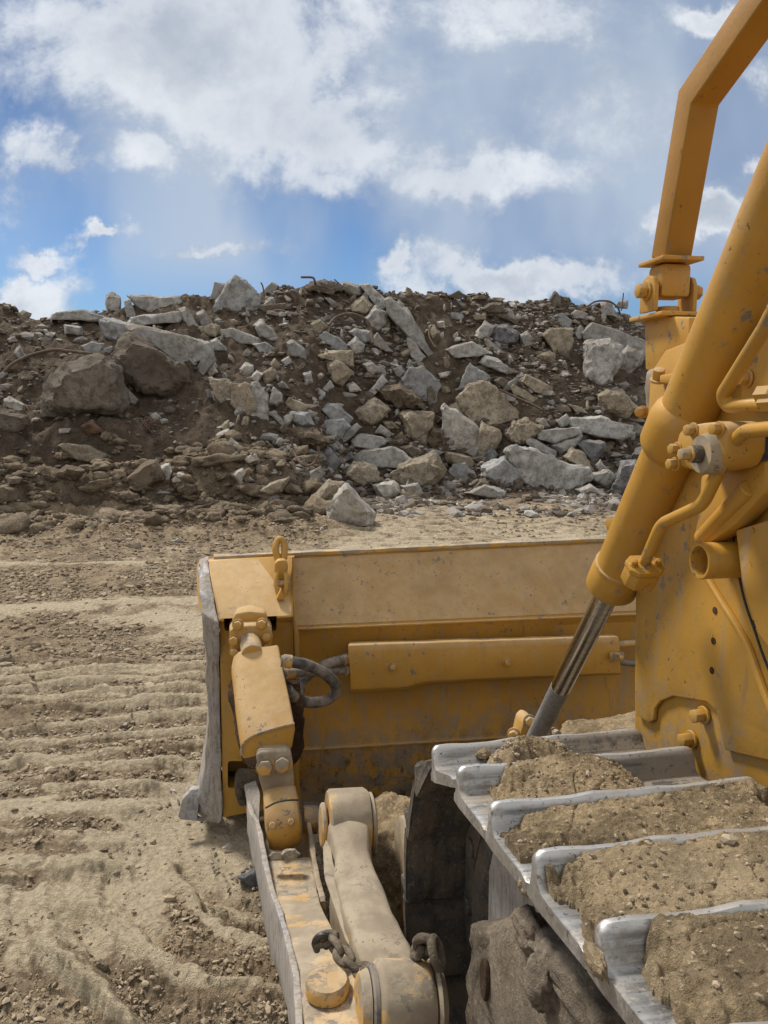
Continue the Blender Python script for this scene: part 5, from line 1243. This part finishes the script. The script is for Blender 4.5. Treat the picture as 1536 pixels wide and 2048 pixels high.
chain('chain', [(832,1902,1.78),(848,1890,1.74),(862,1888,1.72),(872,1902,1.70),(876,1925,1.68),(880,1952,1.66)], .0125, .032, tr, 'mudgrey')

# ================================================================== track
TX0, TW, TP = .48, .62, .255
CYC, CZC, RT = 1.68, .70, .655
SL = math.radians(9.8)
def track_pt(s):
    """s=0 where the upper run leaves the idler; s>0 goes round the front, s<0 back along the upper run"""
    if s <= 0:
        n = Vector((0, math.sin(SL), math.cos(SL))); d = Vector((0, math.cos(SL), -math.sin(SL)))
        p = Vector((0, CYC, CZC))+n*RT+d*s
        return p, d, n
    th = SL+s/RT
    if th > math.pi:
        p = Vector((0, CYC-(th-math.pi)*RT, CZC-RT)); return p, Vector((0, -1, 0)), Vector((0, 0, -1))
    n = Vector((0, math.sin(th), math.cos(th))); d = Vector((0, math.cos(th), -math.sin(th)))
    return Vector((0, CYC, CZC))+n*RT, d, n
SPROF = [(-.222,-.026),(-.226,-.006),(-.20,.0),(-.06,.002),(-.022,.005),(-.010,.018),(-.006,.060),(-.002,.068),(.008,.070),(.014,.066),(.018,.03),(.030,.0),(.046,-.008),(.050,-.026),(.0,-.030)]
def make_shoe(rough=False):
    bm = bmesh.new(); rings = []
    for u, gh, bk, fk in ((0, .70, .90, .7), (.004, .84, .94, .8), (.012, .96, .98, .95), (.024, 1, 1, 1), (TW*.33, .99, 1, 1), (TW*.62, 1.0, 1, 1), (TW-.024, 1, 1, 1), (TW-.012, .96, .98, .95), (TW-.004, .84, .94, .8), (TW, .7, .9, .7)):
        r = []
        for v, h in SPROF:
            if v < -.1: v *= bk
            if v > .03: v *= .8+.2*fk
            if h > .02: h = .02+(h-.02)*gh
            if v > -.02 and v < .03 and h > .02: v -= .0
            r.append(Vector((u, v, h)))
        rings.append(r)
    loft(rings, bm=bm); bmesh.ops.subdivide_edges(bm, edges=[e for e in bm.edges if abs(e.verts[0].co.x-e.verts[1].co.x) > .1], cuts=6)
    for v in bm.verts:
        if v.co.z > .03: v.co.z += mnoise.noise(v.co*9)*.006+mnoise.noise(v.co*38)*.0022; v.co.y += mnoise.noise(v.co*7+Vector((5, 0, 0)))*.004
    if rough: roughen(bm, .007, 14, 2)
    me = bpy.data.meshes.new('track_shoe'); bm.to_mesh(me); bm.free()
    me.polygons.foreach_set('use_smooth', [True]*len(me.polygons)); me.set_sharp_from_angle(angle=math.radians(50)); return me
shoe_me = make_shoe(); shoe_me.materials.append(M['shoe']); shoe_dk = make_shoe(True); shoe_dk.materials.clear(); shoe_dk.materials.append(M['steel_shaded'])
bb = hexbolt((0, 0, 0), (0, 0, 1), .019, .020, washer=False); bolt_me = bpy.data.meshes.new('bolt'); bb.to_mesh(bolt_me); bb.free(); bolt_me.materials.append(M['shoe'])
bolt_dk = bolt_me.copy(); bolt_dk.materials.clear(); bolt_dk.materials.append(M['steel_shaded'])
lk = bmesh.new()
for x in (.20, .37):
    loft([[Vector((x+a, b, c)) for b, c in ((-.20, -.03), (.05, -.03), (.075, -.07), (.05, -.12), (-.08, -.125), (-.20, -.11), (-.235, -.07))] for a in (0, .05)], bm=lk, bv=.008)
cyl((.19, .045, -.08), (.43, .045, -.08), .03, 16, lk)
lk_me = bpy.data.meshes.new('chain_link'); lk.to_mesh(lk_me); lk.free(); lk_me.materials.append(M['steel_shaded'])
# grouser of the row nearest to the idler crown sits at Y=1.70
s0 = (1.70-CYC-math.sin(SL)*(RT+.08))/math.cos(SL)
SHOES = {}
for k in range(-14, 12):
    s = s0+k*TP
    p, d, n = track_pt(s)
    p = p+Vector((TX0, 0, 0))
    if k >= 6 and p.y < -.6: break
    R = Matrix(((1, 0, 0), (0, d.y, n.y), (0, d.z, n.z)))
    dark = k >= 2  # shoes round the front take the steel with shade in its colour
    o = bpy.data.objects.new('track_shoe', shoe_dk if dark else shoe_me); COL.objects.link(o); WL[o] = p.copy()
    o.parent = ROOT; o.location = p-WL[ROOT]; o.rotation_mode = 'QUATERNION'; o.rotation_quaternion = R.to_quaternion()
    SHOES[k] = (p, R)
    if k < -8: continue
    for ux in (.25, .37):
        for v in (-.165,):
            c = bpy.data.objects.new('bolt', bolt_dk if dark else bolt_me); COL.objects.link(c); c.parent = o; c.location = (ux, v, 0); c.rotation_euler = (0, 0, rng.random())
    c = bpy.data.objects.new('chain_link', lk_me); COL.objects.link(c); c.parent = o
# idler wheel, track frame
ic0 = Vector((TX0+.19, CYC, CZC)); ic1 = Vector((TX0+.44, CYC, CZC))
idl = part('idler', lathe(ic0, ic1, [(0, .08), (.0005, .14), (.12, .15), (.13, .40), (.02, .43), (.0, .50), (.04, .52), (.3, .52), (.31, .545), (.69, .545), (.7, .52), (.96, .52), (1, .50), (.98, .2), (1, .08)], 64), 'steel_shaded', ROOT)
part('track_frame', prism([(TX0+.12, y, z) for y, z in ((1.35, .42), (1.35, .98), (1.05, 1.16), (-1.6, 1.3), (-1.6, .42))], (.40, 0, 0), .02), 'steel_shaded', ROOT)
def plateX(px, X, th, bv=.004, bm=None): return prism([PX(p[0], p[1], p[2] if len(p) > 2 else X) for p in px], (th, 0, 0), bv, bm)
# curved grey guard plate beside the chain
bm = plateX([(977,1740),(985,1700),(1000,1685),(1035,1720),(1075,1790),(1130,1880),(1230,2060),(1130,2100),(1010,1960),(975,1850)], .62, .02, .006)
part('chain_guard', bm, 'worn', ROOT)
bm = plateX([(1100,1800),(1130,1820),(1180,1900),(1290,2100),(1160,2100),(1110,1960)], .575, .02, .006)
part('frame_guard', bm, 'bolt_dark', ROOT)
# muddy bearing block
bm = plateX([(936,1868),(944,1852),(985,1845),(1052,1850),(1100,1900),(1150,1960),(1196,2060),(1190,2120),(930,2120),(932,1960)], .515, .12, .02); roughen(bm, .016, 9, 4)
mb = part('bearing_block', bm, 'mudgrey', ROOT, ang=60)
bm = bmesh.new(); hcen = PX(965,1960,.50); cyl(hcen, hcen+Vector((.012, 0, 0)), .034, 24, bm); bmesh.ops.scale(bm, vec=(1, .75, 1.5), verts=bm.verts, space=Matrix.Translation(-hcen))
part('hole', bm, 'rust', mb)

def mud(name, k, outline, hmax, label, seed, m='mud', n=(200, 76), base=.0, parent=None, skew=0.):
    """cake lying on shoe k; outline(u) -> (v0, v1) along the shoe, v measured from the grouser face backwards"""
    p, R = SHOES[k]; b2 = bmesh.new(); nu, nv = n; G = {}
    umin, umax = outline['u']
    for i in range(nu+1):
        for j in range(nv+1):
            u = umin+(umax-umin)*i/nu; v = -.245+.235*j/nv
            q = Vector((u*9+seed, v*9, seed*.37))
            e = min((u-umin)/outline.get('el', .05), (umax-u)/outline.get('er', .05))
            v0 = outline['v0'](u); v1 = outline['v1'](u)
            e = min(e, (v-v0)/.035, (v1-v)/.02 if v1 < -.012 else 9)
            e += mnoise.fractal(q*1.3, .7, 2, 4)*.9
            e = max(-1, min(1, e))
            ed = math.sin(max(e, 0)*math.pi/2)**.8 if e > 0 else e*.3
            slope = ((v+.245)/.235)
            h = hmax(u, slope)*ed
            big = mnoise.fractal(q*.9+Vector((9, 3, 1)), .8, 2.1, 3)*.010+mnoise.fractal(q*5, .6, 2.1, 4)*.0042+mnoise.fractal(q*16, .6, 2.1, 3)*.0018
            crack = abs(mnoise.noise(q*1.1+Vector((3, 7, 2))))
            if crack < .035: big -= .008*(1-crack/.035)
            h = h+big*max(0, ed) if ed > 0 else -.01
            if h < -.004: continue
            vv = min(v, -.007)
            G[i, j] = b2.verts.new(p+R @ Vector((u, vv, h+.002)))
    for i in range(nu):
        for j in range(nv):
            try: b2.faces.new([G[i, j], G[i+1, j], G[i+1, j+1], G[i, j+1]])
            except KeyError: pass
    bmesh.ops.delete(b2, geom=[v for v in b2.verts if not v.link_faces], context='VERTS')
    # skirt down to the plate
    bd = [e for e in b2.edges if len(e.link_faces) == 1]
    r = bmesh.ops.extrude_edge_only(b2, edges=bd)
    nrm = R @ Vector((0, 0, 1))
    for v in [g for g in r['geom'] if isinstance(g, bmesh.types.BMVert)]:
        l = R.transposed() @ (v.co-p); v.co -= nrm*(l.z+.004)
    bmesh.ops.recalc_face_normals(b2, faces=b2.faces)
    o = link(name, b2, M[m], ang=70); tag(o, label, 'mud cake', 'mud cakes lying on the track shoes'); return o
L_ = lambda c: (lambda u: c)
mud('mud_cake', 1, {'u': (.13, .40), 'v0': L_(-.10), 'v1': L_(0)}, lambda u, s: .07*math.sin(max(0, min(1, (u-.12)/.29))*3.14), 'small crumbly mud heap on the farthest visible track shoe', 3)
mud('mud_cake', 0, {'u': (.07, .43), 'v0': lambda u: -.19-.02*math.sin(u*9), 'v1': L_(0), 'el': .09, 'er': .04}, lambda u, s: .012+.06*s*(.65+.5*math.sin(max(0, min(1, (u-.07)/.36))*3.14)), 'dark crumbly mud heap against the second grouser from the blade', 5)
mud('mud_cake', -1, {'u': (.012, .62), 'v0': lambda u: -.12-.14*min(1, max(0, (u-.15)*6)), 'v1': L_(0), 'el': .05, 'er': .05}, lambda u, s: .010+.05*s*(.6+.5*min(1, u*2.2)), 'long pebbly mud layer with small stones across the middle visible shoe', 8, m='mud')
mud('mud_cake', -2, {'u': (.015, .62), 'v0': L_(-.23), 'v1': L_(0), 'el': .05, 'er': .05}, lambda u, s: .034+.031*s, 'thick smooth tan mud cake split by a crack along its top', 12)
mud('mud_cake', -3, {'u': (.04, .62), 'v0': lambda u: -.178-.012*math.sin(u*11), 'v1': L_(0), 'el': .05, 'er': .05}, lambda u, s: .026+.038*s, 'nearest thick mud cake with a flaky curl on the lowest visible shoe', 17)
mud('mud_cake', -4, {'u': (.10, .62), 'v0': L_(-.2), 'v1': L_(0), 'el': .05, 'er': .05}, lambda u, s: .03+.03*s, 'mud cake on the shoe at the very bottom edge of the view', 21)
# crumbs broken off the cakes
from mathutils.bvhtree import BVHTree
cb = bmesh.new(); rg = random.Random(77)
for o in [q for q in COL.objects if q.name.startswith('mud_cake')]:
    ps = [f for f in o.data.polygons if f.normal.z > .5]
    for _ in range(230):
        f = rg.choice(ps); c = f.center+o.location; r = .0022*math.exp(rg.gauss(0, .55))
        if rg.random() < .25: c = c+Vector((rg.uniform(-.03, .03), -rg.uniform(0, .03), 0))
        m4 = Matrix.Translation(c+Vector((0, 0, r*.3))) @ Matrix.Rotation(rg.uniform(0, 6), 4, (rg.random(), rg.random(), 1)) @ Matrix.Diagonal((r*1.4, r, r*.8, 1))
        bmesh.ops.create_icosphere(cb, subdivisions=1, radius=1, matrix=m4)
o = link('loose_crumbs', cb, M['crumb'], smooth=False); tag(o, 'dry earth crumbs scattered over the caked mud on the track', 'crumbs', kind='stuff')
# mud on the bearing block and loose lumps hanging on the shoe ends
def lump(px, py, X, r, label, seed, m='mudgrey'):
    c = PX(px, py, X); b2 = bmesh.new(); bmesh.ops.create_icosphere(b2, subdivisions=4, radius=1)
    for v in b2.verts:
        k = 1+mnoise.fractal(v.co*1.6+Vector((seed, 0, 0)), .7, 2.1, 5)*.28
        v.co = c+Vector((v.co.x*r[0], v.co.y*r[1], v.co.z*r[2]))*k
    return tag(link('mud_lump', b2, M[m], ang=70), label, 'mud lump')
lump(1062, 1862, .535, (.03, .055, .035), 'grey mud lump piled on top of the muddy bearing block', 1)
lump(1085, 1965, .50, (.03, .045, .045), 'round grey mud knob stuck to the face of the bearing block', 5)
lump(1052, 1772, .49, (.012, .02, .018), 'small mud tuft hanging from a track shoe corner', 7, 'mud')
lump(1190, 1918, .47, (.012, .03, .018), 'shaggy mud tuft on the corner of the nearest track shoe', 9, 'mud')
lump(966, 1508, .62, (.02, .016, .014), 'little clod on the face of the farthest shoe left of its mud heap', 11, 'mud')
# dirt heap between blade and track
def heap(px, py, Y, r, label, seed):
    c = PY(px, py, Y); b2 = bmesh.new(); bmesh.ops.create_icosphere(b2, subdivisions=6, radius=1)
    for v in b2.verts:
        k = 1+mnoise.fractal(v.co*2.4+Vector((seed, 0, 0)), .8, 2.1, 6)*.14
        v.co = c+Vector((v.co.x*r[0], v.co.y*r[1], v.co.z*r[2]))*k
    return tag(link('soil_heap', b2, M['mud'], ang=80), label, 'soil heap')
heap(805, 1730, 3.0, (.26, .36, .26), 'pale dusty soil heap between the round arm eye and the front of the track', 3)
heap(1290, 1530, 3.2, (.5, .35, .22), 'soil heap seen over the track beside the hood', 6)

# ================================================================== lift cylinder
XC = 1.15
b0 = PX(1223,1172,XC); b1 = PX(1422,720,XC); ax = (b1-b0).normalized(); L = 2.2
def ap(d): return b0+ax*d
lift = part('lift_cylinder', lathe(ap(.03), ap(L), [(0, .074), (.3, .074), (1, .074)], 56), 'y_cyl', ROOT)
part('gland', lathe(ap(-.012), ap(.085), [(0, .05), (.02, .076), (.10, .082), (.80, .082), (.88, .078), (.90, .078), (1, .076)], 56), 'y_cyl', lift)
part('gland_ring', lathe(ap(.085), ap(.10), [(0, .076), (.2, .080), (.8, .080), (1, .075)], 56), 'y_guard', lift)
# trunnion collar, located where the yoke meets the barrel
dcol = (PX(1362,858,XC)-b0).dot(ax)
part('trunnion_band', lathe(ap(dcol-.085), ap(dcol+.07), [(0, .074), (.12, .088), (.2, .092), (.72, .092), (.88, .086), (1, .074)], 56), 'y_cyl', lift)
rod_end = PX(1078,1462,XC+.02); rd = rod_end-ap(0)
rod = part('lift_rod', cyl(ap(.02), ap(0)+rd*.64, .0385, 40, bv=.001), 'chrome', lift)
part('lift_rod_end', cyl(ap(0)+rd*.64, ap(0)+rd*1.25, .0388, 40, bv=.001), 'rod_dull', lift)
tn = part('blade_trunnion', plate([(1038,1478),(1046,1444),(1056,1434),(1070,1440),(1072,1500),(1036,1500)], 3.0, .10, .012), 'y_guard', ROOT)
part('bolt', hexbolt(PY(1059,1442,2.99), (-.2, -1, .25), .022, .035), 'y_dirty', tn)
part('bolt', hexbolt(PY(1028,1468,2.99), (-.5, -1, .15), .022, .035), 'y_dirty', tn)
part('bolt', hexbolt(PY(1106,1466,3.02), (.3, -1, .2), .020, .03), 'y_dirty', tn)
# ports and steel pipes
pdir = (PX(1322,1048,1.05)-PX(1284,1132,1.05)).normalized()
pc = PX(1281,1150,1.05)
def octo(c, d, w1, w2, h, bv=.004):
    d, u, v = frame(d); r = []
    for a_, b_ in ((-1,-.5),(-.6,-1),(.6,-1),(1,-.5),(1,.5),(.6,1),(-.6,1),(-1,.5)): r.append(u*(a_*w1)+v*(b_*w2))
    return prism([c-d*h/2+q for q in r], d*h, bv)
pt = part('port_block', octo(pc, pdir, .046, .036, .050), 'y_cyl', lift)
part('port_flange', octo(pc+pdir*.034, pdir, .050, .036, .016, .003), 'y_cyl', lift)
for s_ in (-.034, .034): part('bolt', hexbolt(pc+pdir*.042+frame(pdir)[1]*s_, pdir, .009, .012), 'y_cyl', lift)
part('pipe', bent([PX(1288,1128,1.05), PX(1322,1048,1.05), PX(1405,1010,1.05), PX(1462,890,1.05), PX(1490,862,1.04), PX(1620,850,1.02)], .09, .0155, 16), 'y_cyl', lift)
part('pipe', bent([PX(1640,470,1.03), PX(1545,640,1.03), PX(1432,800,1.03), PX(1475,835,1.05)] if False else [PX(1600,520,1.02), PX(1530,655,1.03), PX(1445,790,1.04), PX(1455,812,1.05), PX(1640,806,1.06)], .06, .0155, 16), 'y_cyl', lift)
# yoke with bolted cap
yk = part('yoke_cap', prism([PX(x, y, 1.02) for x, y in ((1352,868),(1366,852),(1400,846),(1440,842),(1455,856),(1452,905),(1440,935),(1395,945),(1358,935),(1348,905))], (.10, 0, 0), .014), 'y_guard', ROOT)
ctr = PX(1410,908,1.01)
part('greased_ring', lathe(ctr+Vector((-.012, 0, 0)), ctr+Vector((.03, 0, 0)), [(0, .026), (0.01, .042), (.3, .046), (1, .048)], 36), 'y_muddy', yk)
part('centre_pin', cyl(ctr+Vector((-.034, 0, 0)), ctr+Vector((.01, 0, 0)), .020, 28, bv=.004), 'mudgrey', yk)
part('pin_bolt', hexbolt(ctr+Vector((-.034, 0, 0)), (-1, 0, 0), .014, .022), 'y_dirty', yk)
for x, y in ((1388,860),(1440,858),(1356,898),(1352,928)): part('bolt', hexbolt(PX(x, y, 1.02), (-1, -.1, 0), .0135, .018), 'y_guard', yk)
bm = plateX([(1295,742),(1372,700),(1380,760),(1330,800),(1300,842),(1286,838),(1284,790)], 1.24, .14, .02); roughen(bm, .014, 9, 2)
part('yoke_body', bm, 'y_muddy', ROOT, ang=60)
yb_ = part('yoke_bracket', prism([PX(x, y, 1.16) for x, y in ((1318,750),(1348,746),(1362,756),(1340,768),(1318,766))], (.07, 0, 0), .006), 'y_clean', ROOT)
part('bolt', hexbolt(PX(1286,824,1.21), (-.6, -.6, 0), .015, .035), 'y_guard', yb_)
part('bolt', hexbolt(PX(1316,762,1.18), (-.2, -.5, 1), .018, .03), 'y_guard', yb_)
part('yoke_arm', plateX([(1395,1030),(1400,950),(1452,940),(1530,920),(1530,985),(1470,1050),(1415,1090),(1385,1075)], 1.12, .05, .01), 'y_cyl', ROOT)
part('yoke_arm', plateX([(1300,870),(1345,850),(1356,945),(1380,960),(1370,1060),(1330,1000)], 1.19, .03, .008), 'y_cyl', ROOT)
part('yoke_strut', cyl(PX(1404,1078,1.13), PX(1500,975,1.12), .022, 20), 'y_cyl', ROOT)

# ================================================================== hood side
hood = part('hood', prism([PX(x, y, 1.2) for x, y in ((1267,1590),(1268,1470),(1271,1190),(1281,1000),(1292,860),(1300,745),(1330,700),(1480,640),(1760,560),(1900,1000),(1900,2100),(1500,2000))], (1.35, 0, 0), .008), 'y_hood', ROOT)
# side armour with the arched cut-out
hp = [(1271,1195),(1282,1000),(1300,930),(1378,900),(1480,960),(1560,1010),(1700,1100),(1700,1560),(1448,1500),(1432,1420),(1412,1403),(1345,1392),(1320,1402),(1308,1418),(1306,1440),(1297,1446),(1272,1430),(1269,1400)]
part('side_armour', prism([PX(x, y, 1.185) for x, y in hp], (.014, 0, 0), .004), 'y_hood', hood)
for x, y, r in ((1430,1221,.0095),(1427,1282,.0095),(1424,1341,.0095)):
    c = PX(x, y, 1.1845); part('drill_hole', cyl(c+Vector((-.0015, 0, 0)), c+Vector((.002, 0, 0)), r, 20, bv=.0005), 'rust', hood)
for x, y in ((1409,1430),(1384,1478)): part('bolt', hexbolt(PX(x, y, 1.195), (-1, -.1, 0), .019, .03), 'y_hood', hood)
part('bolt', hexbolt(PX(1524,1246,1.18), (-1, 0, 0), .013, .014), 'bolt_dark', hood)
part('bolt', hexbolt(PX(1462,1098,1.19), (-1, 0, 0), .010, .012), 'y_cyl', hood)
part('bolt', hexbolt(PX(1462,1142,1.19), (-1, 0, 0), .010, .012), 'y_cyl', hood)
# stub pipe
sA = PX(1398,1122,1.08); sB = sA+Vector((.12, 0, 0))
bm = lathe(sA, sB, [(1, .03), (.5, .0355), (0.02, .0365), (0, .037), (0, .043), (.03, .045), (1, .045)], 36)
part('stub_pipe', bm, 'y_cyl', hood)
# raised seam strap and the dark panel gap
part('strap', tube([PX(1412,1150,1.18), PX(1445,1205,1.18), PX(1480,1262,1.18), PX(1500,1300,1.18), PX(1530,1385,1.18), PX(1600,1560,1.18)], .010, 10), 'y_cyl', hood)
part('panel_gap', tube([PX(1462,1050,1.184), PX(1470,1090,1.184), PX(1480,1160,1.184), PX(1492,1210,1.184), PX(1510,1262,1.184), PX(1534,1330,1.184), PX(1600,1480,1.184)], .0035, 6), 'bolt_dark', hood)
part('hood_door', prism([PX(x, y, 1.14) for x, y in ((1470,1060),(1600,1020),(1700,1400),(1560,1330),(1512,1262),(1494,1205),(1482,1160))], (.03, 0, 0), .006), 'y_hood', hood)
part('rear_guard', prism([PX(x, y, 1.16) for x, y in ((1482,760),(1490,700),(1560,640),(1700,560),(1700,830),(1480,812))], (.03, 0, 0), .006), 'y_guard', hood)
part('bolt', hexbolt(PX(1496,757,1.158), (-1, 0, 0), .016, .02), 'y_guard', hood)
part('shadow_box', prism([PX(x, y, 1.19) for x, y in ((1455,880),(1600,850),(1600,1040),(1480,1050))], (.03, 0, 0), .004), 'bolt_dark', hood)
for x, y in ((1520,790),(1527,806)): part('fitting', cyl(PX(x, y, 1.03), PX(x+30, y-2, 1.03), .02, 6, bv=.003), 'y_guard', hood)
part('pipe_clamp', plateX([(1478,796),(1530,790),(1530,812),(1478,812)], 1.06, .06, .004), 'y_guard', hood)
# small plate sticking out left of the barrel
part('edge_tab', plateX([(1210,1040),(1228,1036),(1240,1062),(1222,1066),(1212,1058)], 1.27, .01, .002), 'y_cyl', hood)

# ================================================================== sweep post
XP = 1.25
lower = part('post_bracket', bmesh.new() if False else prism([PX(x, y, XP) for x, y in ((1290,740),(1288,640),(1318,632),(1378,634),(1376,700),(1330,745))], (.10, 0, 0), .006), 'y_clean', ROOT)
def slab(cx, cy_, w_, d_, h_, X, yaw=0.): 
    c = PX(cx, cy_, X); return box(c, w_, d_, h_, Matrix.Rotation(yaw, 3, 'Z'), bv=.003)
pb = PX(1334,634,XP+.04)
part('base_plate', box(pb, .15, .20, .013, bv=.003), 'y_clean', lower)
pt_ = PX(1341,524,XP+.04)
part('top_plate', box(pt_, .135, .15, .013, bv=.003), 'y_clean', lower)
for dx, dy in ((0, -.066), (0, .055)):
    pass
# clevis ears (front and back), centre lug, through bolt
mid = lerp(pb, pt_, .5)
for s in (-1, 1):
    c = mid+Vector((s*.064, 0, -.014))
    ring = [c+Vector((0, y, z)) for y, z in ((-.045, -.055), (.045, -.055), (.045, .02), (.03, .045), (0, .055), (-.03, .045), (-.045, .02))]
    part('clevis_ear', prism([p-Vector((s*.007, 0, 0)) for p in ring], (s*.014, 0, 0), .003), 'y_clean', lower)
    part('bolt', hexbolt(c+Vector((s*.008, 0, .008)), (s, 0, 0), .023, .026), 'y_guard', lower)
part('centre_lug', box(mid+Vector((0, 0, .022)), .098, .09, .10, bv=.014), 'y_clean', lower)
part('lug_nut', cyl(pb+Vector((0, 0, .006)), pb+Vector((0, 0, .03)), .035, 20), 'y_guard', lower)
q0 = pt_+Vector((0, 0, .006)); q1 = PX(1397,196,XP+.04); q2 = PX(1640,-150,XP+.04)
S_ = .048
def sq_post(P, hx, hy):
    rings = []
    for i, p in enumerate(P):
        a = (P[i]-P[i-1]).normalized() if i else None; b = (P[i+1]-P[i]).normalized() if i < len(P)-1 else None
        t = (a+b).normalized() if a and b else (a or b)
        u = Vector((1, 0, 0)); u = (u-t*u.dot(t)).normalized(); v = t.cross(u)
        k = 1/max(.3, (a.dot(t) if a else 1))
        rings.append([p+u*(sx_*hx)+v*(sy__*hy*k) for sx_, sy__ in ((-1, -1), (1, -1), (1, 1), (-1, 1))])
    return loft(rings, bv=.008, seg=3)
part('sweep_post', sq_post([q0, q1, q2], S_*.92, S_*.92), 'y_post_shaded', ROOT)
